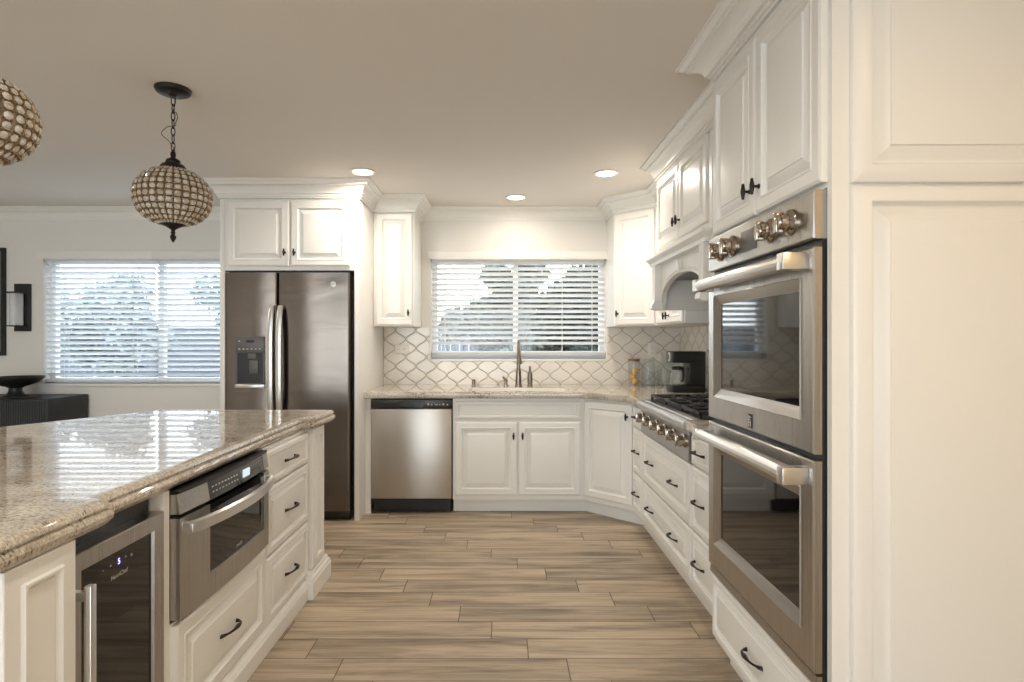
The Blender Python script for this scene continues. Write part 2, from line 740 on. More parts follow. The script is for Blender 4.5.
# profiles ----------------------------------------------------------
DOOR = [(0, 0), (0, .013), (.002, .016), (.006, .018), (.010, .020), (.042, .0205), (.044, .0225), (.048, .0225), (.051, .0190), (.054, .0095), (.057, .0065), (.062, .0060), (.064, .0075), (.091, .0165), (.0925, .0205), (.096, .0210)]
DRAW = [(0, 0), (0, .013), (.002, .016), (.006, .018), (.010, .020), (.028, .0205), (.030, .0225), (.033, .0225), (.036, .0190), (.038, .0095), (.040, .0065), (.044, .0060), (.046, .0075), (.062, .0165), (.0635, .0205), (.066, .0210)]
SLAB = [(0, 0), (0, .013), (.002, .016), (.006, .018), (.010, .020), (.018, .020), (.020, .0220), (.023, .0220), (.026, .0110), (.028, .0090), (.032, .0085), (.036, .0110)]
CROWN = [(0, -.125), (.009, -.125), (.009, -.112), (.016, -.110), (.016, -.096), (.025, -.093), (.026, -.086), (.033, -.066), (.045, -.050), (.061, -.040), (.070, -.038), (.070, -.028), (.079, -.026), (.085, -.018), (.091, -.013), (.098, -.012), (.098, -.0005), (0, -.0005)]
TCROWN = [(o * 1.27, z * .8) for o, z in CROWN]
WCROWN = [(o * .92, z * .84 - .0005) for o, z in CROWN]


def crown(path, parent, ztop=CEIL, prof=CROWN, name='crown_molding', mat=None):
    return MB().sweep(path, [(o, ztop + z) for o, z in prof]).build(name, mat or CAB, parent, 20)


def knob(x, z, y, parent, size=1.0):
    """vertical T knob on a door face at y (front faces -y)"""
    mb = MB()
    mb.lathe([(.0085, 0), (.0085, -.003), (.005, -.005), (.0045, -.016), (.006, -.02)], (x, y, z), 10, 'y')
    s = size
    mb.lathe([(.002, -.027 * s), (.0045, -.025 * s), (.0055, -.018 * s), (.0075, -.006 * s), (.008, 0), (.0075, .006 * s), (.0055, .018 * s), (.0045, .025 * s), (.002, .027 * s)], (x, y - .024, z), 10)
    o = mb.build('knob', BRONZE, parent)
    o['label'] = 'dark bronze T-shaped knob'
    return o


def pull(x, z, y, parent, L=0.118, name='handle'):
    """arched pull with a spindle-shaped middle and flared feet, along local x"""
    mb = MB()
    path, rad = [], []
    N = 22
    for i in range(N + 1):
        t = i / N
        xx = x + (t - .5) * L
        e = abs(t - .5) * 2
        yy = y - .003 - .031 * (1 - e ** 3.2)
        zz = z - .003 + .009 * (1 - e ** 2)
        path.append((xx, yy, zz))
        b = math.exp(-((t - .5) / .15) ** 2)
        rad.append(.0040 + .0042 * b + (.0022 if e > .9 else 0))
    mb.tube(path, rad, 8)
    for s in (-1, 1):
        mb.lathe([(.0078, 0), (.0078, -.002), (.0060, -.005), (.0050, -.009)], (x + s * L / 2, y, z - .003), 10, 'y')
    o = mb.build(name, BRONZE, parent)
    o['label'] = 'dark bronze arched pull with a thick middle'
    return o


def door(x0, x1, z0, z1, y, parent, prof=DOOR, kx=None, kz=None, name='door', M=None):
    d = MB().panel(x0, x1, z0, z1, y, prof).build(name, CAB, parent)
    if kx is not None:
        knob(kx, kz, y - .02, d)
    return d


def drawer(x0, x1, z0, z1, y, parent, handles=(.5,), prof=DRAW):
    d = MB().panel(x0, x1, z0, z1, y, prof).build('drawer', CAB, parent)
    for t in handles:
        pull(x0 + (x1 - x0) * t, (z0 + z1) / 2, y - .0195, d)
    return d


# ------------------------------------------------------------------ the room
struct('floor', B(LEFT_X - .15, RIGHT_X + .15, REAR_Y - .15, WALL_Y + .15, -.1, 0), FLOORM)
struct('ceiling', B(LEFT_X - .15, RIGHT_X + .15, REAR_Y - .15, WALL_Y + .15, CEIL, CEIL + .1), CEILM)

WIN1 = (-3.975, -2.05, .925, 2.015)      # dining window opening x0,x1,z0,z1
WIN2 = (-.620, .895, 1.136, 2.01)        # kitchen window


def wall_with_holes(y0, y1, x0, x1, holes):
    mb = MB()
    xs = sorted(holes, key=lambda h: h[0])
    cur = x0
    for h in xs:
        mb.box(cur, h[0], y0, y1, 0, CEIL)
        mb.box(h[0], h[1], y0, y1, 0, h[2])
        mb.box(h[0], h[1], y0, y1, h[3], CEIL)
        cur = h[1]
    mb.box(cur, x1, y0, y1, 0, CEIL)
    return mb


struct('wall_back', wall_with_holes(WALL_Y, WALL_Y + .15, LEFT_X - .15, RIGHT_X + .15, [WIN1, WIN2]), WALL)
struct('wall_right', B(RIGHT_X, RIGHT_X + .15, REAR_Y, WALL_Y, 0, CEIL), WALL)
struct('wall_left', B(LEFT_X - .15, LEFT_X, REAR_Y, WALL_Y, 0, CEIL), WALL)
struct('added_shade_wall', B(.55, RIGHT_X - .001, -.80, -.65, 0, CEIL), WALL)  # unseen wall added to keep rear daylight off the oven end panel
ADDED_SLIDER = (-4.6, .8, .02, 2.16)  # opening added in the unseen rear wall to let daylight in
struct('wall_front', wall_with_holes(REAR_Y - .15, REAR_Y, LEFT_X - .15, RIGHT_X + .15, [ADDED_SLIDER]), WALL)
struct('trim_1', MB().sweep([(LEFT_X, WALL_Y), (-2.03, WALL_Y)], [(o, CEIL + z) for o, z in WCROWN]), TRIM)
struct('trim_2', MB().sweep([(-.70, WALL_Y), (.90, WALL_Y)], [(o, CEIL + z) for o, z in WCROWN]), TRIM)
struct('baseboard_back', MB().sweep([(LEFT_X, WALL_Y), (-2.03, WALL_Y)], [(0, 0), (.014, 0), (.014, .09), (.008, .105), (0, .11)]), TRIM)


def window(name, W, y_in, mull, sillname=True, y_out=None):
    x0, x1, z0, z1 = W
    root = bpy.data.objects.new(name, None)
    COL.objects.link(root)
    root['kind'] = 'structure'
    fw = .045
    ya, yb = y_in, y_in + .05
    mb = MB()
    mb.box(x0, x0 + fw, ya, yb, z0, z1).box(x1 - fw, x1, ya, yb, z0, z1)
    mb.box(x0 + fw, x1 - fw, ya, yb, z0, z0 + fw).box(x0 + fw, x1 - fw, ya, yb, z1 - fw, z1)
    for m_ in mull:
        mb.box(m_ - .022, m_ + .022, ya, yb, z0 + fw, z1 - fw)
    mb.build('window_frame', VINYL, root)
    ed = [x0 + fw] + [q for m_ in mull for q in (m_ - .022, m_ + .022)] + [x1 - fw]
    for i in range(0, len(ed), 2):
        B(ed[i], ed[i + 1], ya + .02, ya + .026, z0 + fw, z1 - fw).build('pane', PANE, root)
    return root


w1 = window('window_1', WIN1, WALL_Y + .085, [-3.0])
w2 = window('window_2', WIN2, WALL_Y + .085, [.115])
window('added_rear_window', ADDED_SLIDER, REAR_Y - .1, [-2.8, -1.0])  # added window, out of view, serves as a daylight source
# tiled / painted sills lining the openings
B(WIN1[0] - .03, WIN1[1] + .03, WALL_Y - .025, WALL_Y + .084, WIN1[2] - .022, WIN1[2], bev=.004).build('sill', TRIM, w1)
B(WIN2[0], WIN2[1], WALL_Y - .012, WALL_Y + .084, WIN2[2] - .02, WIN2[2], bev=.004).build('sill', TRIM, w2)

# ------------------------------------------------------------------ backsplash
bs = MB()
zb, zt = .9155, 1.409
Y1 = WALL_Y - .010
bs.box(-1.026, WIN2[0] - .012, Y1, WALL_Y - .0005, zb, zt)
bs.box(WIN2[0] - .012, WIN2[1] + .012, Y1, WALL_Y - .0005, zb, WIN2[2] - .021)
bs.box(WIN2[1] + .012, RIGHT_X - .011, Y1, WALL_Y - .0005, zb, zt)
tag(bs.build('backsplash', TILE_X), 'white lantern-shaped tile backsplash around the window over the sink', 'backsplash')
bs = MB()
X1 = RIGHT_X - .010
bs.box(X1, RIGHT_X - .0005, 3.735, WALL_Y - .0005, zb, zt)
bs.box(X1, RIGHT_X - .0005, 2.325, 3.7345, zb, 1.66)
tag(bs.build('backsplash', TILE_Y), 'white lantern-shaped tile backsplash behind the black coffee maker and burners', 'backsplash')

# ------------------------------------------------------------------ refrigerator surround
FRX0, FRX1, FRY = -2.03, -1.028, 4.15
t = thing('refrigerator_cabinet', 'cream cabinet surround with two panel doors above the steel refrigerator', 'cabinet', (FRX0, FRY, 0))
Wf = FRX1 - FRX0
mb = MB()
mb.box(0, .036, 0, WALL_Y - FRY - .001, 0, CEIL - .126, bev=.002)
mb.box(Wf - .036, Wf, 0, WALL_Y - FRY - .001, 0, CEIL - .126, bev=.002)
mb.box(.0365, Wf - .0365, .004, WALL_Y - FRY - .001, 1.80, CEIL - .126)
mb.build('cabinet_body', CAB, t)
xs_ = (.06, .503, .513, .935)
door(xs_[0], xs_[1], 1.829, 2.293, .004, t, kx=xs_[1] - .03, kz=1.925)
door(xs_[2], xs_[3], 1.829, 2.293, .004, t, kx=xs_[2] + .03, kz=1.925)
crown([(0, WALL_Y - FRY - .1), (0, 0), (Wf, 0), (Wf, WALL_Y - FRY - .33 - .065)], t)

# ------------------------------------------------------------------ refrigerator
t = thing('refrigerator', 'tall brown-grey stainless side-by-side refrigerator with ice and water dispenser', 'refrigerator', (-1.988, 4.14, 0))
W_ = .895
mb = MB()
mb.box(.002, W_ - .002, .075, .80, .012, 1.765, bev=.004)
mb.build('body', GREYPL, t)
B(.004, W_ - .004, .03, .074, .010, .066, bev=.004).build('base_grille', BLACK, t)
sx = .376
zl, zh = .074, 1.783


def slab_with_hole(x0, x1, z0, z1, y0, y1, hx0, hx1, hz0, hz1):
    mb = MB()
    mb.box(x0, hx0, y0, y1, z0, z1).box(hx1, x1, y0, y1, z0, z1)
    mb.box(hx0, hx1, y0, y1, z0, hz0).box(hx0, hx1, y0, y1, hz1, z1)
    return mb


def fridge_door(x0, x1, name):
    """slab with softly rounded vertical edges"""
    mb = MB()
    N = 20
    front = []
    r = .016
    pts = [(x0, .07), (x0, r)]
    for i in range(1, 6):
        a = PI / 2 * i / 5
        pts.append((x0 + r - r * math.cos(a), r - r * math.sin(a)))
    for i in range(5):
        a = PI / 2 * i / 5
        pts.append((x1 - r + r * math.sin(a), r - r * math.cos(a)))
    pts += [(x1, r), (x1, .07)]
    mb.prism(pts, zl, zh)
    return mb


d1 = fridge_door(0, sx - .004, 'door').build('door', FRSTEEL, t)
d2 = fridge_door(sx + .004, W_, 'door').build('door', FRSTEEL, t)


def fridge_handle(x, parent, lean):
    mb = MB()
    rs = []
    zt_, zb_ = 1.545, .72
    for i in range(25):
        u = i / 24
        zz = zb_ + (zt_ - zb_) * u
        e = abs(u - .5) * 2
        out = -.018 - .042 * (1 - e ** 4)
        rs.append([(x - .021, out, zz), (x - .019, out - .006, zz), (x - .012, out - .009, zz), (x + .012, out - .009, zz), (x + .019, out - .006, zz), (x + .021, out, zz), (x + .016, out + .006, zz), (x - .016, out + .006, zz)])
    mb.rings(rs)
    for zz in (zt_ - .012, zb_ + .012):
        mb.box(x - .013, x + .013, -.03, .001, zz - .014, zz + .014, bev=.004)
    mb.build('handle', STEELH, parent)


fridge_handle(sx - .031, d1, -1)
fridge_handle(sx + .031, d2, 1)
# dispenser
dx0, dx1 = .077, .288
mb = MB()
mb.box(dx0, dx1, -.010, .004, 1.208, 1.325, bev=.006)
o = mb.build('dispenser_panel', GREYPL, d1)
for xa in (dx0, dx1 - .012):
    B(xa, xa + .012, -.008, .006, .985, 1.207).build('dispenser_frame', GREYPL, d1)
B(dx0, dx1, -.016, .006, .957, .984, bev=.005).build('dispenser_lip', STEELH, d1)
B(dx0 + .0125, dx1 - .0125, -.004, .001, .9845, 1.2075).build('dispenser_cavity', BLACK, d1)
mb = MB()
mb.box(dx0 + .09, dx0 + .15, -.010, -.004, 1.165, 1.205, bev=.004)
mb.box(dx0 + .100, dx0 + .165, -.012, -.004, 1.06, 1.155, bev=.003)
mb.build('dispenser_lever', GREYPL, d1)
B(dx0 + .02, dx1 - .02, -.014, -.004, .9847, .992).build('drip_tray', GREYPL, d1)
for q in range(6):
    B(dx0 + .025 + q * .029, dx0 + .037 + q * .029, -.0112, -.0098, 1.232, 1.240).build('dispenser_button', LETTER, o)
B(dx0 + .026, dx0 + .036, -.0112, -.0098, 1.288, 1.296).build('dispenser_button', LETTER, o)
B(dx0 + .080, dx0 + .138, -.0112, -.0098, 1.281, 1.300).build('dispenser_display', BLACK, d1)
# round emblem
mb = MB().lathe([(.020, 0), (.020, -.002), (.017, -.003)], (.775, .0, 1.700), 20, 'y')
em = mb.build('emblem', SILVER, d2)
RX90 = Matrix.Rotation(R(90), 4, 'X')
MB().text('GE', .022, Matrix.Translation((.775, -.0034, 1.700)) @ RX90).build('emblem_letters', GREYPL, d2)
B(.02, W_ - .02, .02, .074, 1.7835, 1.792).build('hinge_cover', BLACK, t)

# ------------------------------------------------------------------ wall cabinet beside window
WX0, WX1, WYF = -1.0275, -.70, 4.60
t = thing('wall_cabinet', 'narrow cream wall cabinet between refrigerator surround and kitchen window', 'cabinet', (WX0, WYF, 1.41))
mb = B(0, WX1 - WX0, 0, WALL_Y - WYF - .001, 0, .904, bev=.002)
mb.build('cabinet_body', CAB, t)
door(.024, .312, .008, .894, 0, t, kx=.312 - .03, kz=.105)
crown([(-.02, 0), (WX1 - WX0, 0), (WX1 - WX0, WALL_Y - WYF - .001)], t, ztop=CEIL - 1.41)

# ------------------------------------------------------------------ diagonal corner wall cabinet
t = thing('corner_wall_cabinet', 'cream wall cabinet set at an angle in the corner above the glass jars', 'cabinet', (.90, 4.67, 1.41))
# local: origin at front corner on the back wall side
poly = [(0, 0), (.28, -.28), (.28, -.2805), (.644, -.2805), (.644, .329), (0, .329)]
poly = [(0, .329), (0, 0), (.28, -.28), (.644, -.28), (.644, .329)]
MB().prism(poly, 0, .904).build('cabinet_body', CAB, t)
Md = Matrix.Rotation(R(-45), 4, 'Z')
dl = .28 * math.sqrt(2)


def door_M(x0, x1, z0, z1, M, parent, kx=None, kz=None, prof=DOOR):
    d = MB(M).panel(x0, x1, z0, z1, 0, prof).build('door', CAB, parent)
    if kx is not None:
        k_ = knob(0, 0, 0, d)
        k_.matrix_local = M @ Matrix.Translation((kx, -.02, kz))
    return d


door_M(.018, dl - .022, .008, .894, Md, t, kx=.05, kz=.10)
crown([(0, .329), (0, 0), (.28, -.28), (.28, -.84)], t, ztop=CEIL - 1.41)

# ------------------------------------------------------------------ wall cabinet beyond the hood
t = thing('wall_cabinet', 'cream two-door wall cabinet between the angled corner cabinet and the arched hood', 'cabinet', (1.18, 4.3895, 1.41), -90)
B(0, .654, 0, RIGHT_X - 1.18 - .001, 0, .904, bev=.002).build('cabinet_body', CAB, t)
door(.012, .322, .008, .894, 0, t, kx=.292, kz=.06)
door(.328, .640, .008, .894, 0, t, kx=.358, kz=.06)

# ------------------------------------------------------------------ hood cabinet
HX, HY0, HY1 = 1.01, 3.735, 2.79
HL = HY0 - HY1
t = thing('hood_cabinet', 'cream two-door cabinet on top of the arched range hood', 'cabinet', (HX, HY0, 1.832), -90)
B(0, HL, 0, RIGHT_X - HX - .001, 0, .482, bev=.002).build('cabinet_body', CAB, t)
door(.02, HL / 2 - .003, .046, .476, 0, t, kx=HL / 2 - .03, kz=.14)
door(HL / 2 + .003, HL - .02, .046, .476, 0, t, kx=HL / 2 + .03, kz=.14)
crown([(0, .07), (0, 0), (HL + .338, 0)], t, ztop=CEIL - 1.832)
t = thing('wall_cabinet', 'cream wall cabinet squeezed between the arched hood and the oven tower', 'cabinet', (HX, 2.788, 1.41), -90)
B(0, .463, 0, RIGHT_X - HX - .012, 0, .9035, bev=.002).build('cabinet_body', CAB, t)
door(.012, .450, .008, .894, 0, t, kx=.415, kz=.10)

# ------------------------------------------------------------------ arched range hood
t = thing('range_hood', 'cream wooden range hood with arched front and small keystone', 'range hood', (HX, HY0, 1.49), -90)
hz = .341
Dp = RIGHT_X - HX - .012
# front board with arch
arch = []
ax0, ax1, az0, azt = .075, HL - .075, .035, .190
N = 24
for i in range(N + 1):
    a = PI * (1 - i / N)
    arch.append(((ax0 + ax1) / 2 + (ax1 - ax0) / 2 * math.cos(a), az0 + (azt - az0) * math.sin(a) ** .85))
mb = MB()
# strips between the arch and the top edge, front and back faces and thickness
top = hz - .058
for y_ in (0, .025):
    a = mb.add([(x, y_, z) for x, z in arch])
    b = mb.add([(x, y_, top) for x, z in arch])
    mb.bridge(a, b, False)
a = mb.add([(x, 0, z) for x, z in arch])
b = mb.add([(x, .025, z) for x, z in arch])
mb.bridge(a, b, False)
mb.box(.0, ax0, 0, .025, 0, top)
mb.box(ax1, HL, 0, .025, 0, top)
mb.box(0, .022, .0255, Dp, 0, hz)
mb.box(HL - .022, HL, .0255, Dp, 0, hz)
mb.box(0, HL, 0, .0252, top + .0002, hz)
mb.build('hood_body', CAB, t)
# arch bead
mb = MB()
mb.tube([(x, -.003, z + .008) for x, z in arch], .009, 8)
mb.tube([((ax0 + ax1) / 2 + (x - (ax0 + ax1) / 2) * 1.06, -.001, z + .026) for x, z in arch], .005, 6)
mb.build('arch_molding', CAB, t)
mb = MB().rings([[(HL / 2 - .013, 0, .195), (HL / 2 + .013, 0, .195), (HL / 2 + .013, -.018, .195), (HL / 2 - .013, -.018, .195)],
                 [(HL / 2 - .024, 0, .262), (HL / 2 + .024, 0, .262), (HL / 2 + .024, -.03, .262), (HL / 2 - .024, -.03, .262)]])
mb.build('keystone', CAB, t)
# pilasters
for x0 in (0, HL - .062):
    mb = MB()
    mb.panel(x0, x0 + .062, .055, top - .0, 0, [(0, 0), (0, .040), (.002, .043), (.010, .043), (.014, .037), (.020, .037)])
    mb.build('pilaster', CAB, t)
    mb = MB()
    mb.rings([[(x0 - .002, 0, 0), (x0 + .064, 0, 0), (x0 + .064, -.040, 0), (x0 - .002, -.040, 0)],
              [(x0 - .002, 0, .012), (x0 + .064, 0, .012), (x0 + .064, -.060, .012), (x0 - .002, -.060, .012)],
              [(x0 - .002, 0, .030), (x0 + .064, 0, .030), (x0 + .064, -.060, .030), (x0 - .002, -.060, .030)],
              [(x0, 0, .054), (x0 + .062, 0, .054), (x0 + .062, -.044, .054), (x0, -.044, .054)]])
    mb.build('corbel', CAB, t)
# cornice under the cabinet
cprof = [(0, top), (.045, top), (.047, top + .012), (.047, top + .018), (.055, top + .028), (.066, top + .038), (.070, top + .042), (.070, top + .0575), (0, top + .0575)]
MB().sweep([(0, .05), (0, 0), (HL, 0), (HL, .05)], cprof).build('cornice', CAB, t)
B(.025, HL - .025, .03, Dp, .192, .33).build('liner', stainless('liner_steel', srgb(110, 106, 102), .35, axis='x'), t)

# ------------------------------------------------------------------ oven tower
TX, TY0, TY1 = .855, 2.322, 1.50
TL = TY0 - TY1
TD = .63
t = thing('oven_cabinet', 'tall cream cabinet tower holding the double oven, with panelled end', 'cabinet', (TX, TY0, 0), -90)
OX0, OX1 = .022, .800        # oven opening in local x
mb = MB()
zbot = CEIL - .101
mb.box(0, OX0, 0, TD, .10, zbot)                       # far side
mb.box(OX1, TL, 0, TD, .10, zbot)                      # near side
mb.box(OX0, OX1, 0, TD, 1.702, zbot)
mb.box(OX0, OX1, 0, TD, .10, .378)
mb.box(0, TL, .06, TD, 0, .0995)
mb.box(OX0, OX1, TD - .02, TD, .378, 1.702)
mb.build('cabinet_body', CAB, t)
sp_ = TY0 - 1.915
door(.018, sp_ - .003, 1.716, 2.308, 0, t, kx=sp_ - .035, kz=1.80)
door(sp_ + .003, TL - .02, 1.716, 2.308, 0, t, kx=sp_ + .035, kz=1.80)
drawer(.012, TL - .022, .125, .368, 0, t, handles=(.5,))
crown([(0, .26), (0, 0), (TL, 0), (TL, TD)], t, prof=TCROWN)
# end panels, facing the camera side (local +x is world -y)
Me = Matrix.Translation((TL, 0, 0)) @ Matrix.Rotation(R(90), 4, 'Z')
EP = [(0, 0), (0, .012), (.002, .015), (.006, .017), (.009, .018), (.034, .026), (.042, .027), (.045, .022), (.048, .010), (.052, .007), (.058, .0065), (.061, .008), (.092, .020), (.094, .025), (.099, .0258)]
MB(Me).panel(.045, TD - .012, 1.706, 2.305, 0, EP).build('end_panel', CAB, t)
MB(Me).panel(.045, TD - .012, .11, 1.697, 0, EP).build('end_panel', CAB, t)

# ------------------------------------------------------------------ double oven
t = thing('double_oven', 'stainless steel double wall oven with four chunky knobs and bar handles', 'oven', (TX, TY0 - OX0, 0), -90)
OW = OX1 - OX0
mb = MB()
mb.box(.004, OW - .004, -.012, .55, .386, 1.696)
mb.build('oven_body', BLACK, t)
cp = MB().rings([[(.001, -.0005, 1.568), (OW - .001, -.0005, 1.568), (OW - .001, -.0005, 1.697), (.001, -.0005, 1.697)],
                 [(.001, -.031, 1.568), (OW - .001, -.031, 1.568), (OW - .001, -.031, 1.697), (.001, -.031, 1.697)],
                 [(.004, -.036, 1.572), (OW - .004, -.036, 1.572), (OW - .004, -.034, 1.693), (.004, -.034, 1.693)]]).build('control_panel', STEEL, t)
for yk in (2.171, 2.056, 1.768, 1.643):
    x = TY0 - OX0 - yk
    mb = MB()
    mb.lathe([(.038, -.0355), (.038, -.041), (.034, -.045), (.029, -.047), (.026, -.050)], (x, 0, 1.633), 24, 'y')
    mb.lathe([(.027, -.050), (.028, -.055), (.024, -.060), (.022, -.070), (.024, -.074), (.022, -.078)], (x, 0, 1.633), 24, 'y')
    mb.box(x - .0075, x + .0075, -.082, -.056, 1.633 - .030, 1.633 + .030, bev=.004)
    mb.build('knob', CHROME, cp)
B(TY0 - OX0 - 1.985, TY0 - OX0 - 1.862, -.0372, -.0348, 1.597, 1.668, bev=.0008).build('display', GREYPL, cp)


def oven_door(z0, z1, gz0, gz1, hz_):
    x0, x1 = .001, OW - .001
    g0, g1 = .098, OW - .098
    y = 0
    fr = -.036
    mb = MB()
    bw = .036
    rs = []
    def rr(a, yy, zz0, zz1, xa, xb):
        return [(xa, yy, zz0), (xb, yy, zz0), (xb, yy, zz1), (xa, yy, zz1)]
    rs.append(rr(0, -.0125, z0, z1, x0, x1))
    rs.append(rr(0, fr + .004, z0, z1, x0, x1))
    rs.append(rr(0, fr, z0 + .004, z1 - .004, x0 + .004, x1 - .004))
    rs.append(rr(0, fr, gz0 - bw, gz1 + bw, g0 - bw, g1 + bw))
    rs.append(rr(0, fr - .004, gz0 - bw + .003, gz1 + bw - .003, g0 - bw + .003, g1 + bw - .003))
    rs.append(rr(0, fr + .014, gz0, gz1, g0, g1))
    mb.rings(rs, True, True, False)
    d = mb.build('door', STEEL, t)
    B(g0 - .004, g1 + .004, fr + .0142, fr + .018, gz0 - .004, gz1 + .004).build('oven_glass', DKGLASS, d)
    mb = MB()
    # bar handle: half-round front, flat back, blocks of the same height at the ends
    sec = [(-.068, -.021)]
    for q in range(9):
        a = -PI / 2 + PI * q / 8
        sec.append((-.082 - .026 * math.cos(a), .022 * math.sin(a)))
    sec.append((-.068, .021))
    hx0, hx1 = .020, OW - .022
    rs = []
    for xx, s in ((hx0 + .03, 1), (hx1 - .03, 1)):
        rs.append([(xx, -.080 + (yy + .080) * s, hz_ + zz * s) for yy, zz in sec])
    mb.rings(rs)
    for xa in (hx0, hx1 - .036):
        mb.box(xa, xa + .036, -.107, fr + .001, hz_ - .0235, hz_ + .0235, bev=.003)
    mb.build('handle', STEELH, d)
    return d


du = oven_door(.998, 1.546, 1.114, 1.436, 1.512)
dlw = oven_door(.420, .980, .545, .864, .935)
# square badge with bars on the upper door
bx = TY0 - OX0 - 1.91
B(bx - .015, bx + .015, -.0385, -.0362, 1.010, 1.056).build('badge', BLACK, du)
mb = MB()
for q in range(4):
    mb.box(bx - .010 + q * .002, bx - .004 + q * .005, -.0392, -.0386, 1.017 + q * .009, 1.021 + q * .009)
mb.box(bx - .011, bx - .006, -.0392, -.0386, 1.014, 1.052)
mb.box(bx + .004, bx + .009, -.0392, -.0386, 1.014, 1.032)
mb.build('badge_letter', SILVER, du)
MB().rings([[(.001, -.0125, .386), (OW - .001, -.0125, .386), (OW - .001, -.0125, .412), (.001, -.0125, .412)],
            [(.001, -.030, .386), (OW - .001, -.030, .386), (OW - .001, -.027, .412), (.001, -.027, .412)]]).build('base_trim', STEEL, t)

# ------------------------------------------------------------------ base cabinets, back run
BY = 4.33
ZC = .864     # underside of the worktop
TOE = .105


def base_body(x0, x1, depth, toe=.068, z1=ZC, m=None):
    mb = MB(m)
    mb.box(x0, x1, 0, depth, TOE, z1)
    return mb


def toe_kick(x0, x1, t, depth=.068):
    return B(x0, x1, depth, depth + .02, 0, TOE - .0005).build('toe_kick', CAB, t)


t = thing('sink_cabinet', 'cream base cabinet with two panel doors and false drawer under the sink', 'cabinet', (-.372, BY, 0))
SW = .984
mb = MB()
mb.box(0, SW, 0, .02, TOE, ZC).box(0, .02, .0205, .64, TOE, ZC).box(SW - .02, SW, .0205, .64, TOE, ZC).box(.0205, SW - .0205, .0205, .64, TOE, TOE + .02)
mb.build('cabinet_body', CAB, t)
toe_kick(0, SW + .022, t)
MB().panel(.018, SW - .030, .708, .842, 0, SLAB).build('false_drawer', CAB, t)
door(.018, .482, .140, .690, 0, t, kx=.482 - .028, kz=.585)
door(.493, SW - .030, .140, .690, 0, t, kx=.493 + .028, kz=.585)

# ------------------------------------------------------------------ dishwasher
t = thing('dishwasher', 'stainless steel dishwasher with black control strip beside the sink cabinet', 'dishwasher', (-.984, 4.31, 0))
DW = .604
B(.004, DW - .004, .045, .60, .10, .850).build('body', BLACK, t)
B(.0, DW, 0, .044, .116, .786, bev=.006).build('door', DWSTEEL, t)
mb = MB()
mb.box(0, DW, .004, .044, .789, .856, bev=.004)
cp = mb.build('control_strip', plain('charcoal_plastic', srgb(44, 41, 39), .3, tone=.05), t)
mb = MB()
mb.rings([[(.205, .0035, .845), (.405, .0035, .845), (.385, .0035, .800), (.225, .0035, .800)],
          [(.205, .000, .845), (.405, .000, .845), (.385, -.002, .797), (.225, -.002, .797)]])
mb.build('recessed_grip', plain('gloss_black', srgb(10, 10, 10), .15, tone=.1), cp)
mb = MB()
for xx, w_, h_ in ((.425, .010, .014), (.452, .008, .008), (.478, .022, .008), (.478, .012, .006), (.512, .008, .010), (.535, .014, .014), (.568, .010, .010)):
    mb.box(xx, xx + w_, .0028, .0042, .813, .813 + h_)
mb.build('button_lettering', LETTER, cp)
B(.012, DW - .012, .05, .06, .012, .112).build('toe_panel', BLACK, t)
t2 = thing('filler_strip', 'slim cream filler between refrigerator panel and dishwasher', 'filler', (-1.0275, BY, 0))
B(0, .040, 0, .02, .0, ZC).build('strip', CAB, t2)

# ------------------------------------------------------------------ corner base cabinet
CA = (.612, BY)
CB = (.925, 4.035)
cl = math.hypot(CB[0] - CA[0], CB[1] - CA[1])
cang = math.degrees(math.atan2(CB[1] - CA[1], CB[0] - CA[0]))
t = thing('corner_base_cabinet', 'cream angled base cabinet with one panel door below the corner worktop', 'cabinet', (CA[0], CA[1], 0), cang)
B(.001, cl - .001, 0, .30, TOE, ZC).build('cabinet_body', CAB, t)
MB().box(-.030, cl + .035, .062, .082, 0, TOE - .0005).build('toe_kick', CAB, t)
door(.010, cl - .014, .140, .846, 0, t, kx=cl - .05, kz=.76)

# ------------------------------------------------------------------ right run
RX = .925
RD = RIGHT_X - RX - .012


def run_cab(name, label, y0, y1, cat='cabinet', z1=ZC):
    t = thing(name, label, cat, (RX, y0, 0), -90)
    L = y0 - y1
    B(.0005, L - .0005, 0, RD, TOE, z1).build('cabinet_body', CAB, t)
    toe_kick(.0005, L - .0005, t, .060)
    return t, L


ZR = [(.708, .845), (.396, .698), (.140, .386)]
t, L = run_cab('drawer_cabinet', 'narrow cream three-drawer base cabinet between corner cabinet and burners', 4.034, 3.745)
for i, (a, b) in enumerate(ZR):
    drawer(.012, L - .006, a, b, 0, t, prof=DRAW if i else SLAB)
t, L = run_cab('cooktop_cabinet', 'wide cream base cabinet with two deep drawers under the gas burners', 3.745, 2.785, z1=.704)
for a, b in ZR[1:]:
    drawer(.006, L - .006, a, b, 0, t, handles=(.22, .73), prof=DOOR)
t, L = run_cab('drawer_cabinet', 'narrow cream three-drawer base cabinet beside the oven tower', 2.785, 2.324)
for i, (a, b) in enumerate(ZR):
    drawer(.008, L - .012, a, b, 0, t, handles=(.28,), prof=DRAW if i else SLAB)

# ------------------------------------------------------------------ kitchen worktop


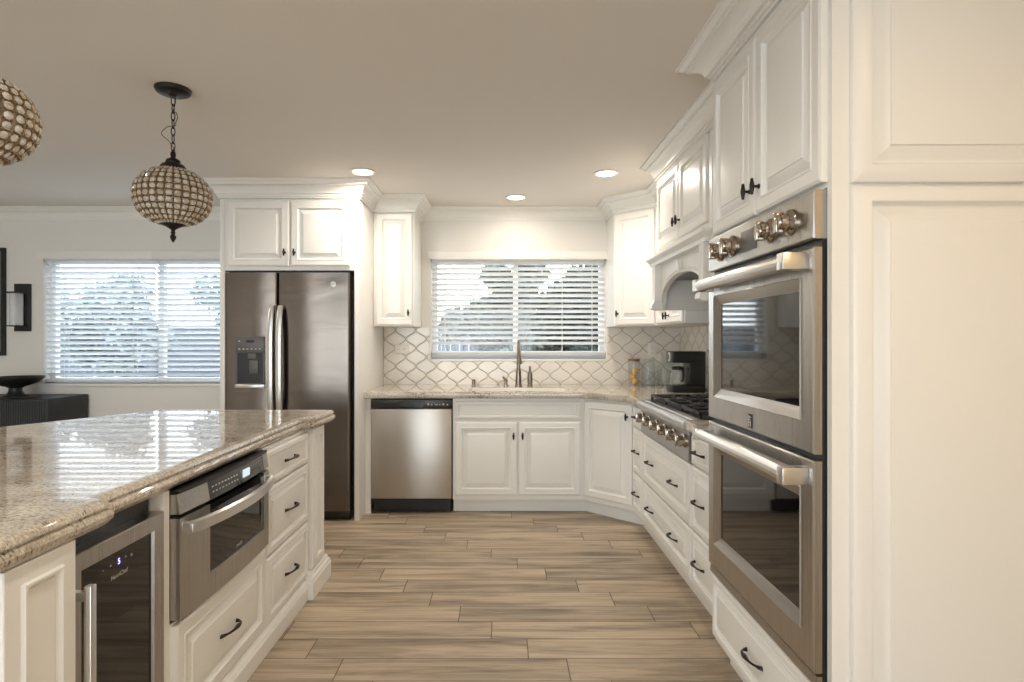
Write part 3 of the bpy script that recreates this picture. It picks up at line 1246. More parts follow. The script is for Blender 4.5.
def slab(poly, holes, z0, z1, edge):
    """poly with holes; edge: list of (inset, z) from top ring to bottom ring for the outer boundary"""
    mb = MB()

    def off(P, d):
        n = len(P)
        out = []
        for i in range(n):
            a, b, c = Vector(P[i - 1]), Vector(P[i]), Vector(P[(i + 1) % n])
            d1, d2 = (b - a).normalized(), (c - b).normalized()
            n1, n2 = Vector((-d1.y, d1.x)), Vector((-d2.y, d2.x))
            s = (n1 + n2) / max(.25, 1 + n1.dot(n2))
            out.append((b.x + s.x * d, b.y + s.y * d))
        return out
    rings = [[(x, y, z) for x, y in off(poly, i)] for i, z in edge]
    ids = [mb.add(r) for r in rings]
    for a, b in zip(ids, ids[1:]):
        mb.bridge(a, b)
    for ring, z in ((0, edge[0][1]), (-1, edge[-1][1])):
        loops = [[Vector((p[0], p[1], 0)) for p in rings[ring]]] + [[Vector((x, y, 0)) for x, y in h] for h in holes]
        flat = [p for l in loops for p in l]
        idx = mb.add([(p.x, p.y, z) for p in flat])
        for tri in tessellate_polygon(loops):
            mb.f.append(tuple(idx[i] for i in tri))
    for h in holes:
        a = mb.add([(x, y, edge[0][1]) for x, y in h])
        b = mb.add([(x, y, edge[-1][1]) for x, y in h])
        mb.bridge(a, b)
    return mb


EASE = [(.006, .915), (.002, .9135), (0, .909), (0, .873), (.002, .868), (.006, .866), (.012, .8655)]
hole = []
SKX0, SKX1, SKY0, SKY1 = -.255, .515, 4.37, 4.69
rc = .06
for cx_, cy_, a0 in ((SKX1 - rc, SKY1 - rc, 0), (SKX0 + rc, SKY1 - rc, 90), (SKX0 + rc, SKY0 + rc, 180), (SKX1 - rc, SKY0 + rc, 270)):
    for i in range(7):
        a = R(a0 + 15 * i)
        hole.append((cx_ + rc * math.cos(a), cy_ + rc * math.sin(a)))
CFY, CFX = 4.285, .880
poly = [(-1.0265, CFY), (.594, CFY), (CFX, 4.015), (CFX, 3.7455), (1.485, 3.7455), (1.485, 2.7845), (CFX, 2.7845), (CFX, 2.324), (RIGHT_X - .0005, 2.324), (RIGHT_X - .0005, 4.9995), (-1.0265, 4.9995)]
ct = slab(poly, [hole], .8655, .915, EASE).build('kitchen_countertop', GRANITE, None, smooth=40)
tag(ct, 'cream speckled granite worktop running along the sink wall and burners', 'countertop')

# sink
t = thing('sink', 'white undermount kitchen sink set into the granite below the window', 'sink', ((SKX0 + SKX1) / 2, (SKY0 + SKY1) / 2, 0))
mb = MB()
cx_, cy_ = (SKX0 + SKX1) / 2, (SKY0 + SKY1) / 2
def ringh(s, z):
    return [((x - cx_) * s, (y - cy_) * s, z) for x, y in hole]
mb.rings([ringh(1.0, .8645), ringh(.992, .911), ringh(.975, .911), ringh(.965, .86), ringh(.93, .70), ringh(.88, .675)], True, False, True)
mb.build('basin', PORC, t)
MB().lathe([(.035, 0), (.035, .003), (.02, .004)], (0, 0, .676), 18).build('drain', CHROME, t)

# faucet
t = thing('faucet', 'tall brushed nickel pull-down faucet behind the sink', 'faucet', (.133, 4.80, .9152))
mb = MB().lathe([(.032, 0), (.032, .010), (.026, .016), (.024, .07), (.021, .10), (.021, .112), (.026, .118), (.026, .126), (.019, .132), (.0155, .15), (.0145, .20)], (0, 0, 0), 20)
mb.build('body', NICKEL, t)
path = []
for i in range(13):
    a = PI * i / 12 * .92
    path.append((0.0, -.075 + .075 * math.cos(a), .29 + .085 * math.sin(a)))
path = [(0, 0, .19), (0, 0, .25)] + path
MB().tube(path, .014, 12).build('spout', NICKEL, t)
e = path[-1]
MB().tube([e, (e[0] + .001, e[1] - .006, e[2] - .03), (e[0] + .002, e[1] - .010, e[2] - .075), (e[0] + .002, e[1] - .012, e[2] - .12)], [.015, .017, .019, .024], 14).build('spray_head', NICKEL, t)
t = thing('faucet_lever', 'small nickel lever valve standing between faucet and sink edge', 'tap', (.028, 4.80, .9152))
mb = MB().lathe([(.020, 0), (.020, .006), (.013, .014), (.012, .040), (.017, .048), (.016, .056), (.006, .062)], (0, 0, 0), 14)
mb.build('valve_body', NICKEL, t)
MB().tube([(0, 0, .05), (-.014, -.004, .068), (-.026, -.006, .078)], [.008, .007, .009], 8).build('lever', NICKEL, t)
t = thing('soap_dispenser', 'brushed nickel soap pump standing beside the faucet', 'soap dispenser', (.228, 4.80, .9152))
MB().lathe([(.022, 0), (.022, .012), (.019, .018), (.021, .03), (.021, .095), (.018, .112), (.012, .122), (.008, .130), (.008, .150), (.010, .156), (.005, .17)], (0, 0, 0), 16).build('pump_body', NICKEL, t)
MB().tube([(0, 0, .158), (0, -.03, .158), (0, -.045, .150)], [.006, .005, .004], 8).build('nozzle', NICKEL, t)
t = thing('air_gap', 'small nickel air gap cap on the granite near the dishwasher', 'air gap', (-.240, 4.80, .9152))
MB().lathe([(.018, 0), (.018, .006), (.015, .010), (.015, .05), (.013, .056), (.004, .058)], (0, 0, 0), 16).build('cap', NICKEL, t)

# ------------------------------------------------------------------ gas cooktop
CW = 3.7425 - 2.7875
t = thing('cooktop', 'stainless gas rangetop with black cast iron grates and six chrome knobs', 'cooktop', (RX, 3.7425, 0), -90)
mb = MB()
mb.box(.0, CW, -.028, .0, .712, .868)
mb.box(.0, CW, -.001, .555, .706, .9145)
mb.build('body', RTSTEEL, t)
mb = MB()
pts = []
for i in range(13):
    a = R(-100 + 230 * i / 12)
    pts.append((-.028 - .030 * math.cos(a), .885 + .0295 * math.sin(a)))
pts = [(-.002, .864)] + pts + [(-.0015, .9145)]
a = mb.add([(0, y, z) for y, z in pts])
b = mb.add([(CW, y, z) for y, z in pts])
mb.bridge(a, b)
mb.face(reversed(a))
mb.face(b)
mb.build('front_rail', STEEL, t)
B(.012, CW - .012, .03, .545, .9148, .9185).build('burner_tray', BLACK, t)
for i in range(6):
    x = .060 + i * (CW - .12) / 5
    mb = MB()
    mb.lathe([(.034, -.028), (.034, -.035), (.029, -.039), (.025, -.041)], (x, 0, .805), 20, 'y')
    mb.lathe([(.025, -.041), (.024, -.066), (.020, -.070)], (x, 0, .805), 20, 'y')
    mb.box(x - .007, x + .007, -.076, -.044, .805 - .029, .805 + .029, bev=.003)
    mb.build('knob', CHROME, t)
for g in range(3):
    g0 = .014 + g * (CW - .028) / 3
    g1 = g0 + (CW - .028) / 3 - .006
    mb = MB()
    zz0, zz1 = .934, .950
    y0, y1 = .032, .542
    for (xa, xb, ya, yb) in ((g0, g1, y0, y0 + .014), (g0, g1, y1 - .014, y1), (g0, g0 + .012, y0, y1), (g1 - .012, g1, y0, y1), (g0, g1, (y0 + y1) / 2 - .007, (y0 + y1) / 2 + .007)):
        mb.box(xa, xb, ya, yb, zz0, zz1, bev=.003)
    gm = (g0 + g1) / 2
    for cyy in ((y0 * 3 + y1) / 4, (y0 + y1 * 3) / 4):
        for k_ in range(8):
            a = PI / 4 * k_
            p0 = Vector((gm + .032 * math.cos(a), cyy + .032 * math.sin(a), zz1 - .004))
            ext = .118 if k_ % 2 == 0 else .150
            p1 = Vector((max(g0 + .006, min(g1 - .006, gm + ext * math.cos(a))), max(y0, min(y1, cyy + .118 * math.sin(a) if k_ % 4 else cyy)), zz1 - .006))
            mb.tube([p0, p1], .0055, 6)
    for xa in (g0 + .006, g1 - .006):
        for ya in (y0 + .007, y1 - .007, (y0 + y1) / 2):
            mb.box(xa - .007, xa + .007, ya - .007, ya + .007, .9186, zz0 + .002)
    mb.build('grate', IRON, t)
    for cyy in ((y0 * 3 + y1) / 4, (y0 + y1 * 3) / 4):
        MB().lathe([(.045, 0), (.045, .006), (.036, .010), (.034, .016), (.028, .019)], (gm, cyy, .9186), 18).build('burner_cap', IRON, t)

# ------------------------------------------------------------------ island
IX, IY = -1.0, 1.10
t = thing('island_cabinet', 'cream kitchen island base with panelled corner posts and drawers', 'cabinet', (IX, IY, 0), 90)
# local x = world y - 1.10 ; local y = -(X + 1.0)
IL = 3.13 - IY
cX0, cX1 = .215, .600          # wine cooler bay
mX0, mX1 = .638, 1.298         # microwave bay
sX0, sX1 = 1.306, 1.826        # drawer stack
zI = .849
mb = MB()
mb.box(.02, cX0 - .004, .0, .84, .10, zI)
mb.box(cX1 + .004, mX0 - .003, .0, .84, .10, zI)
mb.box(cX0 - .0035, cX1 + .0035, .62, .84, .10, zI)
mb.box(mX0 - .0025, mX1 + .0025, .0, .84, .10, .442)
mb.box(mX0 - .0025, mX1 + .0025, .60, .84, .4425, zI)
mb.box(mX1 + .003, IL - .02, .0, .84, .10, zI)
mb.box(.02, cX0 - .006, -.001, .84, .0, .0995)
mb.box(cX1 + .006, IL - .02, -.001, .84, .0, .0995)
mb.box(cX0 - .0055, cX1 + .0055, .62, .84, 0, .0995)
mb.build('cabinet_body', CAB, t)
# corner posts
POST = [(0, 0), (0, .033), (.002, .035), (.040, .035), (.043, .043), (.048, .043), (.051, .034), (.054, .030), (.058, .030), (.060, .033)]


def post(x0, x1, nm='corner_post'):
    return MB().panel(x0, x1, .135, zI - .0005, 0, POST).build(nm, CAB, t)


post(.018, .208)
MB().panel(1.840, IL - .0, .135, zI - .0005, 0, POST).build('corner_post', CAB, t)
# plinth
PL = [(0, 0), (.028, 0), (.030, .004), (.030, .068), (.026, .074), (.024, .082), (.018, .088), (.014, .096), (.010, .0995), (0, .0995)]
mb = MB().sweep([(.601, .0), (1.839, .0)], PL)
mb.build('plinth', CAB, t)
PB = [(0, 0), (.054, 0), (.056, .004), (.056, .085), (.052, .092), (.050, .104), (.042, .112), (.041, .122), (.036, .130), (0, .1345)]
MB().sweep([(1.8395, .05), (1.8395, 0), (IL, 0), (IL, .3)], [(o if o == 0 else o - .0, z) for o, z in PB]).build('post_base', CAB, t, 20)
MB().sweep([(.018, .3), (.018, 0), (.209, 0)], PB).build('post_base', CAB, t)
drawer(sX0, sX1, .684, .834, 0, t, prof=SLAB)
drawer(sX0, sX1, .392, .676, 0, t)
drawer(sX0, sX1, .106, .384, 0, t)
drawer(mX0, mX1 + .002, .106, .436, 0, t, prof=DOOR, handles=(.5,))

ISLE = [(0.030, .9145), (.022, .9135), (.012, .908), (.007, .900), (.006, .896), (.012, .894), (.012, .890), (.003, .884), (0, .876), (.002, .866), (.010, .857), (.016, .8515), (.05, .8505)]
ip = [(-.950, 1.065), (-.950, 1.415), (-.985, 1.435), (-.985, 2.870), (-.932, 2.900), (-.932, 3.225), (-1.900, 3.225), (-2.32, 2.45), (-2.32, 1.065)]
o = slab(ip, [], .85, .9145, ISLE).build('island_countertop', GRANITE, None, smooth=22)
tag(o, 'polished cream granite island top with ogee edge and clipped far corner', 'countertop')

# wine cooler
t = thing('wine_cooler', 'stainless framed wine cooler with dark glass door in the island', 'wine cooler', (IX, IY + cX0, 0), 90)
CWd = cX1 - cX0
B(.002, CWd - .002, .04, .60, .03, .846).build('body', BLACK, t)
fz0, fz1 = .115, .797
mb = MB()
g = .052
def fr_(x0, x1, z0, z1, y):
    return [(x0, y, z0), (x1, y, z0), (x1, y, z1), (x0, y, z1)]
mb.rings([fr_(0, CWd, fz0, fz1, .039), fr_(0, CWd, fz0, fz1, -.002), fr_(.003, CWd - .003, fz0 + .003, fz1 - .003, -.006),
          fr_(g - .003, CWd - g + .003, fz0 + g - .003, fz1 - .042, -.006), fr_(g, CWd - g, fz0 + g, fz1 - .045, .002)], True, True, False)
d = mb.build('door', STEEL, t)
B(g - .002, CWd - g + .002, .0022, .008, fz0 + g - .002, fz1 - .043).build('glass', DKGLASS, d)
mb = MB()
mb.box(.008, .028, -.058, -.040, .16, .735, bev=.003)
mb.box(.010, .026, -.042, -.005, .70, .72).box(.010, .026, -.042, -.005, .18, .20)
mb.build('handle', STEELH, d)
B(.01, CWd - .01, .02, .0385, .02, .110).build('base_grille', BLACK, t)
MT = lambda x, y, z: Matrix.Translation((x, y, z)) @ RX90
MB().text('5', .021, MT(.195, .0017, .722)).build('display_digit', BLUELED, d)
for xx, s in ((.135, '-'), (.163, '+'), (.222, '*'), (.246, 'o')):
    MB().text(s, .014, MT(xx, .0017, .722)).build('touch_button', LETTER, d)
MB().text('NutriChef', .016, MT(.197, .0017, .688)).build('brand_lettering', LETTER, d)

# microwave drawer
t = thing('microwave_drawer', 'stainless drawer microwave with curved bar handle and black control strip', 'microwave', (IX, IY + mX0, 0), 90)
MW = mX1 - mX0
B(.004, MW - .004, .001, .55, .452, .838).build('body', BLACK, t)


def bow(x):
    u = (x / MW - .5) * 2
    return -.030 - .014 * (1 - u * u)


def curved(x0, x1, z0, z1, dy=0.0, tilt=0.0, thick=.03, n=14):
    mb = MB()
    f, bk = [], []
    xs = [x0 + (x1 - x0) * i / n for i in range(n + 1)]
    lo = [(x, bow(x) + dy, z0) for x in xs]
    hi = [(x, bow(x) + dy + tilt, z1) for x in xs]
    lb = [(x, 0, z0) for x in xs]
    hb = [(x, 0, z1) for x in xs]
    ids = [mb.add(r) for r in (lb, lo, hi, hb)]
    for a, b in ((0, 1), (1, 2), (2, 3), (3, 0)):
        mb.bridge(ids[a], ids[b], False)
    mb.face([ids[0][0], ids[1][0], ids[2][0], ids[3][0]])
    mb.face([ids[3][-1], ids[2][-1], ids[1][-1], ids[0][-1]])
    return mb


c0, c1 = .16, MW - .055
curved(0, c0, .775, .834, 0, .010).build('control_trim', STEEL, t)
curved(c1, MW, .775, .834, 0, .010).build('control_trim', STEEL, t)
cp = curved(c0 + .0005, c1 - .0005, .775, .834, -.001, .010).build('control_panel', DKGLASS, t)
for r_ in range(2):
    mb = MB()
    for q in range(9):
        x = .18 + q * .021
        y_ = bow(x) - .0022 + .010 * ((.800 + r_ * .017 - .775) / .059)
        mb.box(x, x + .011, y_, y_ + .0008, .792 + r_ * .017, .798 + r_ * .017)
    mb.build('button_lettering', LETTER, cp)
mb = MB()
for r_ in range(3):
    for q in range(5):
        x = .475 + q * .026
        y_ = bow(x) - .0022 + .010 * ((.800 + r_ * .013 - .775) / .059)
        mb.box(x, x + .009, y_, y_ + .0008, .786 + r_ * .014, .791 + r_ * .014)
mb.build('keypad_lettering', LETTER, cp)
x = .395
B(x, x + .052, bow(x + .02) - .0022, bow(x + .02) + .002, .792, .820).build('display', LCD, cp)
curved(.004, MW - .004, .835, .845, .006, 0, n=10).build('top_cover', BLACK, t)
w0, w1 = .16, MW - .060
wz0, wz1 = .535, .728
d = curved(0, w0, .456, .762).build('door', STEEL, t)
curved(w1, MW, .456, .762).build('door_side', STEEL, d)
curved(w0, w1, .456, wz0).build('door_rail', STEEL, d)
curved(w0, w1, wz1, .762).build('door_rail', DKGLASS, d)
curved(w0, w1, wz0 + .0002, wz1 - .0002, .005).build('door_glass', DKGLASS, d)
x = MW * .56
MB().text('SHARP', .016, MT(x, bow(x) + .0035, .556)).build('door_lettering', LETTER, d)
mb = MB()
rs = []
for i in range(21):
    u = i / 20
    x = .012 + (MW - .024) * u
    y_ = -.052 - .045 * (1 - (2 * u - 1) ** 2) - (0 if 0 < u < 1 else -.010)
    rs.append([(x, y_ - .008, .712), (x, y_ - .009, .744), (x, y_ + .004, .748), (x, y_ + .006, .716)])
mb.rings(rs)
for xa in (.014, MW - .040):
    mb.box(xa, xa + .026, -.062, -.028, .716, .744, bev=.003)
mb.build('handle', STEELH, d)

# ------------------------------------------------------------------ window blinds


def blind(name_label, x0, x1, z0, z1, y, tilt, wand=None, cords=(), valance=True, vx=None, group=None, mat=None):
    mat = mat or BLIND
    t = thing('window_blind', name_label, 'blind', ((x0 + x1) / 2, y, z0), 0, group)
    w = (x1 - x0) / 2
    mb = MB()
    pitch = .0463
    n = int((z1 - z0 - .05) / pitch)
    ct_, st_ = math.cos(R(tilt)), math.sin(R(tilt))
    for i in range(n):
        zc = z1 - z0 - .040 - i * pitch
        pr = []
        for s in (-1, -.5, 0, .5, 1):
            yy, bul = s * .025, .0025 * (1 - s * s)
            pr.append((yy * ct_ - bul * st_, yy * st_ + bul * ct_))
        lo = [(yy, zz - .0028) for yy, zz in reversed(pr)]
        ring = pr + lo
        mb.rings([[(sx_ * w, yy, zc + zz) for yy, zz in ring] for sx_ in (-1, 1)])
    mb.build('slats', mat, t)
    B(-w, w, -.025, .025, .0, .022, bev=.004).build('bottom_rail', mat, t)
    B(-w, w, -.027, .027, z1 - z0 - .03, z1 - z0, bev=.003).build('headrail', mat, t)
    mb = MB()
    for c_ in cords:
        for yy in (-.0285, .0285):
            mb.box(c_ - (x0 + x1) / 2 - .0015, c_ - (x0 + x1) / 2 + .0015, yy - .0006, yy + .0006, .01, z1 - z0 - .02)
    mb.build('ladder_cords', mat, t)
    if wand:
        MB().tube([(wand[0] - (x0 + x1) / 2, -.042, z1 - z0 - .02), (wand[0] - (x0 + x1) / 2, -.048, wand[1] - z0)], .004, 8).build('tilt_wand', PLATE, t)
    if vx:
        B(vx[0] - (x0 + x1) / 2, vx[1] - (x0 + x1) / 2, -.075, -.060, z1 - z0 - .015, z1 - z0 + .055, bev=.004).build('valance', TRIM, t)
        mb = MB()
        for s in (0, 1):
            xx = vx[s] - (x0 + x1) / 2
            mb.box(xx - (.0 if s == 0 else .012), xx + (.012 if s == 0 else 0), -.0595, -.032, z1 - z0 - .015, z1 - z0 + .055)
        mb.build('valance_return', TRIM, t)
    return t


TILT = -26
blind('white slatted blind with tilt wand beside the black wall sconce', WIN1[0] + .006, -3.02, WIN1[2] + .012, WIN1[3] - .002, WALL_Y + .04, -33, wand=(-3.90, 1.36), cords=(-3.80, -3.2), vx=(-4.01, -3.012), group=None)
blind('white slatted blind partly behind the refrigerator surround', -3.012, WIN1[1] - .006, WIN1[2] + .004, WIN1[3] - .002, WALL_Y + .04, -33, cords=(-2.985, -2.2), vx=(-3.011, -2.045))
blind('white slatted blind in the kitchen window over the sink', WIN2[0] + .006, WIN2[1] - .006, WIN2[2] + .045, WIN2[3] - .002, WALL_Y + .04, TILT, cords=(-.50, .115, .52, .78), vx=(WIN2[0] - .02, WIN2[1] + .035), mat=BLINDK)

# ------------------------------------------------------------------ pendant lamps


def pendant_parts(t):
    """local origin at ceiling; shade centre below"""
    MB().lathe([(.076, -.0005), (.076, -.006), (.070, -.018), (.052, -.026), (.020, -.030), (.012, -.038)], (0, 0, 0), 28).build('ceiling_plate', BRONZE, t)
    zc = -.492
    ra, rz = .160, .125
    zt_ = zc + rz
    mb = MB()
    z_ = -.034
    i = 0
    while z_ > zt_ + .075:
        h = .0215
        pts = []
        for k_ in range(14):
            a = 2 * PI * k_ / 14
            px, pz = .0085 * math.cos(a), h * math.sin(a)
            pts.append((px, 0, z_ - h + pz) if i % 2 == 0 else (0, px, z_ - h + pz))
        mb.tube(pts, .0022, 6, closed=True)
        z_ -= .0345
        i += 1
    mb.build('chain', BRONZE, t)
    pts = []
    top_, bot = -.036, zt_ + .06
    for k_ in range(40):
        u = k_ / 39
        a = u * 9.0
        r_ = .010 + (.040 * math.exp(-((u - .62) / .10) ** 2)) + (.010 * math.exp(-((u - .36) / .08) ** 2))
        sgn = -1 if u > .5 else 1
        pts.append((sgn * (r_ if abs(u - .62) < .18 or abs(u - .36) < .12 else r_ * math.cos(a)), .008 * math.sin(a), top_ + (bot - top_) * u))
    MB().tube(pts, .0016, 6).build('lamp_cord', BRONZE, t)
    MB().lathe([(.004, .085), (.010, .080), (.012, .066), (.009, .058), (.016, .050), (.028, .044), (.032, .034), (.030, .028), (.046, .022), (.054, .010), (.056, -.002), (.050, -.008)], (0, 0, zt_), 24).build('top_cap', BRONZE, t)
    mb = MB()
    NM, NP = 30, 12
    phis = [(-1 + 2 * (j + .5) / NP) * R(76) for j in range(NP)]
    phE = R(78)
    for i in range(NM):
        th = 2 * PI * i / NM
        pts = []
        for j in range(15):
            ph = -phE + 2 * phE * j / 14
            pts.append((ra * math.cos(ph) ** .78 * math.cos(th), ra * math.cos(ph) ** .78 * math.sin(th), zc + rz * math.sin(ph)))
        mb.tube(pts, .0024, 5)
    for j in range(NP + 1):
        ph = (-1 + 2 * j / NP) * phE
        pts = [(ra * math.cos(ph) ** .78 * math.cos(2 * PI * q / 52), ra * math.cos(ph) ** .78 * math.sin(2 * PI * q / 52), zc + rz * math.sin(ph)) for q in range(52)]
        mb.tube(pts, .0024, 5, closed=True)
    mb.build('shade_cage', BRASS, t)
    mb = MB()
    for j in range(NP):
        ph = (-1 + 2 * (j + .5) / NP) * phE
        rr_ = ra * math.cos(ph) ** .78 * .985
        zz = zc + rz * math.sin(ph) * .985
        wch = PI * rr_ / NM * .86
        hch = rz * phE / NP * .88
        for i in range(NM):
            th = 2 * PI * (i + .5) / NM
            M = Matrix.Translation((rr_ * math.cos(th), rr_ * math.sin(th), zz)) @ Matrix.Rotation(th, 4, 'Z') @ Matrix.Rotation(-ph * .8, 4, 'Y')
            b_ = []
            for (sx_, sc_) in ((-.007, .45), (-.003, .95), (.003, .95), (.007, .45)):
                b_.append([M @ Vector((sx_, sc_ * wch * math.cos(R(45 * q + 22.5)), sc_ * hch * math.sin(R(45 * q + 22.5)))) for q in range(8)])
            mb.rings(b_)
    o = mb.build('crystal_beads', CRYSTAL, t, smooth=0)
    o['kind'] = 'stuff'
    MB().lathe([(.056, .010), (.056, .004), (.040, -.004), (.022, -.014), (.010, -.022), (.007, -.030), (.011, -.036), (.007, -.042), (.013, -.054), (.011, -.064), (.002, -.080)], (0, 0, zc - rz), 20).build('finial', BRONZE, t)


p1 = thing('pendant_lamp', 'crystal bead globe pendant on chain, hanging in front of the refrigerator surround', 'pendant lamp', (-1.496, 2.625, CEIL), 0, 'crystal pendants over the island')
pendant_parts(p1)
p2 = p1.copy()
COL.objects.link(p2)
p2.location = (-1.545, 1.68, CEIL)
p2['label'] = 'crystal bead globe pendant farther from the refrigerator, only partly in view'
for ch in list(p1.children):
    c = ch.copy()
    COL.objects.link(c)
    c.parent = p2

# ------------------------------------------------------------------ recessed lights
cl_lab = ['recessed ceiling light close to the crown above the refrigerator', 'recessed ceiling light centred above the kitchen sink', 'recessed ceiling light close to the hood cabinet crown']


def downlight(x, y, label):
    t = thing('recessed_light', label, 'ceiling light', (x, y, CEIL), 0, 'recessed ceiling lights')
    MB().lathe([(.066, -.0005), (.088, -.0005), (.090, -.003), (.086, -.006), (.070, -.008), (.066, -.005)], (0, 0, 0), 32, cap=False).build('trim_ring', TRIM, t)
    MB().lathe([(.0655, -.0005), (.0655, -.0045), (.0, -.006)], (0, 0, 0), 32).build('lens', LENS, t)


for (x, y), l_ in zip(CANS_SEEN, cl_lab):
    downlight(x, y, l_)

# ------------------------------------------------------------------ dining side: sideboard, bowl, sconce, picture
t = thing('sideboard', 'low black sideboard with ribbed front below the dining window', 'sideboard', (-3.57, 4.54, 0))
SBW = 1.5
mb = MB()
mb.box(-SBW, 0, .0, .44, .10, .835, bev=.003)
mb.build('cabinet_body', BLACKW, t)
for q in range(3):
    x0 = -SBW + .02 + q * (SBW - .04) / 3
    x1 = x0 + (SBW - .04) / 3 - .006
    mb = MB()
    m_ = int((x1 - x0) / .018)
    for i in range(m_):
        xx = x0 + (i + .5) * (x1 - x0) / m_
        mb.lathe([(.0082, .13), (.0082, .815)], (xx, 0, 0), 8)
    mb.build('ribbed_door', BLACKW, t)
for xx in (-SBW + .06, -.06):
    for yy in (.05, .39):
        MB().lathe([(.014, 0), (.022, .0995)], (xx, yy, 0), 10).build('leg', BLACKW, t)
t = thing('pedestal_bowl', 'wide black pedestal bowl standing on the ribbed sideboard', 'bowl', (-4.01, 4.76, .8352))
MB().lathe([(.085, 0), (.085, .006), (.060, .020), (.046, .045), (.044, .070), (.070, .085)], (0, 0, 0), 28).build('foot', BLACKW, t)
MB().lathe([(.03, .080), (.08, .086), (.15, .112), (.190, .150), (.194, .163), (.188, .163), (.145, .122), (.075, .098), (.0, .094)], (0, 0, 0), 32).build('bowl', BLACKW, t)
t = thing('wall_sconce', 'black wall sconce with clear glass tube between picture and window', 'wall lamp', (-4.14, WALL_Y, 1.58))
B(-.068, .068, -.022, -.0005, -.205, .205, bev=.002).build('back_plate', BLACKW, t)
mb = MB()
mb.box(-.075, .055, -.125, -.0225, .118, .130, bev=.002)
mb.box(-.062, .052, -.120, -.0225, -.165, -.155, bev=.002)
mb.build('arms', BLACKW, t)
mb = MB()
mb.lathe([(.048, -.154), (.048, .117)], (-.006, -.072, 0), 24, cap=False)
mb.build('glass_tube', SEEDGLASS, t)
MB().lathe([(.016, .117), (.016, .02), (.010, .012)], (-.006, -.072, 0), 14).build('candle_socket', GREYPL, t)
t = thing('framed_picture', 'black framed picture hanging on the wall beside the sconce', 'picture', (-4.60, WALL_Y, 1.63))
mb = MB()
hw, hh = .31, .465
mb.box(-hw, -hw + .03, -.03, -.0005, -hh, hh).box(hw - .03, hw, -.03, -.0005, -hh, hh).box(-hw + .03, hw - .03, -.03, -.0005, hh - .03, hh).box(-hw + .03, hw - .03, -.03, -.0005, -hh, -hh + .03)
mb.build('frame', BLACKW, t)
B(-hw + .03, hw - .03, -.012, -.001, -hh + .03, hh - .03).build('print', PAPER, t)

# ------------------------------------------------------------------ things on the worktop
ZT = .9152


def jar(x, y, prof, label, lid=None, kind='jar'):
    t = thing('glass_jar', label, 'jar', (x, y, ZT), 0, 'glass jars on the worktop')
    MB().lathe([(.001, 0)] + prof, (0, 0, 0), 28, cap=False).build('glass', JARGLASS, t)
    if lid:
        MB().lathe(lid[0], (0, 0, 0), 24).build('lid', lid[1], t)
    return t


jar(1.120, 4.925, [(.044, 0), (.047, .004), (.047, .185), (.045, .20), (.047, .205)], 'glass jar with wooden lid holding oranges', ([(.047, .2055), (.049, .208), (.049, .222), (.046, .225)], CORK))
jar(1.242, 4.925, [(.050, 0), (.055, .006), (.055, .165), (.046, .185), (.042, .195), (.044, .205)], 'empty clip-top glass jar between orange jar and tall jar', ([(.044, .2055), (.046, .208), (.046, .216), (.030, .222)], JARGLASS))
jar(1.385, 4.925, [(.060, 0), (.066, .006), (.066, .15), (.056, .19), (.034, .215), (.030, .25), (.034, .258)], 'tall clear glass jar with narrow neck beside coffee maker', ([(.034, .2585), (.036, .262), (.036, .275), (.030, .278)], JARGLASS))
jar(1.462, 4.79, [(.048, 0), (.052, .006), (.052, .22), (.045, .25), (.047, .265)], 'tall glass jar mostly hidden behind the black coffee maker', ([(.047, .2655), (.050, .27), (.050, .285), (.040, .29)], GREYPL))
fr = thing('orange', 'orange resting at the bottom of the lidded jar', 'orange', (1.128, 4.918, ZT + .0045 + .028), 0, 'oranges in the jar')
MB().ellipsoid((0, 0, 0), .028, .028, .0275, 18, 12).build('fruit', ORANGE, fr)
MB().lathe([(.003, .0255), (.004, .028), (.001, .029)], (0, 0, 0), 8).build('stem', WOODSTEM, fr)
for loc, lab in (((1.108, 4.926, ZT + .076), 'orange in the middle of the lidded jar, against its outer side'), ((1.130, 4.922, ZT + .120), 'topmost orange in the lidded jar')):
    c = fr.copy()
    COL.objects.link(c)
    c.location = loc
    c['label'] = lab
    for ch in fr.children:
        k_ = ch.copy()
        COL.objects.link(k_)
        k_.parent = c

# coffee maker, facing -x: local frame rot -90 (front = -y)
t = thing('coffee_maker', 'black drip coffee maker with glass carafe on the corner worktop', 'coffee maker', (1.235, 4.37, ZT), -90)
cw = .17
mb = MB()
mb.box(0, cw, 0, .245, 0, .052, bev=.012)
mb.box(.004, cw - .004, .125, .245, .050, .24, bev=.008)
mb.build('base_and_column', BLACK, t)
B(0, cw, .0, .245, .218, .302, bev=.014, seg=3).build('brew_head', BLACK, t)
MB().lathe([(.055, .052), (.056, .056), (.050, .058)], (cw / 2, .064, 0), 24).build('warming_plate', CHROME, t)
ca = MB().lathe([(.001, .0585), (.050, .0585), (.056, .066), (.058, .105), (.051, .140), (.040, .158), (.037, .164)], (cw / 2, .064, 0), 28, cap=False).build('carafe', JARGLASS, t)
MB().lathe([(.038, .1645), (.044, .169), (.044, .182), (.028, .190)], (cw / 2, .064, 0), 20).build('carafe_lid', BLACK, ca)
MB().tube([(cw / 2 + .036, .072, .166), (cw / 2 + .070, .080, .168), (cw / 2 + .078, .082, .135), (cw / 2 + .074, .080, .09), (cw / 2 + .054, .074, .082)], [.008, .009, .010, .009, .007], 8).build('carafe_handle', BLACK, ca)
MB().lathe([(.034, .0005), (.034, -.003), (.028, -.004)], (cw / 2, .0, .260), 22, 'y').build('switch_ring', SILVER, t)
MB().lathe([(.022, -.004), (.022, -.006), (.018, -.0065)], (cw / 2, .0, .260), 18, 'y').build('switch_face', GREYPL, t)
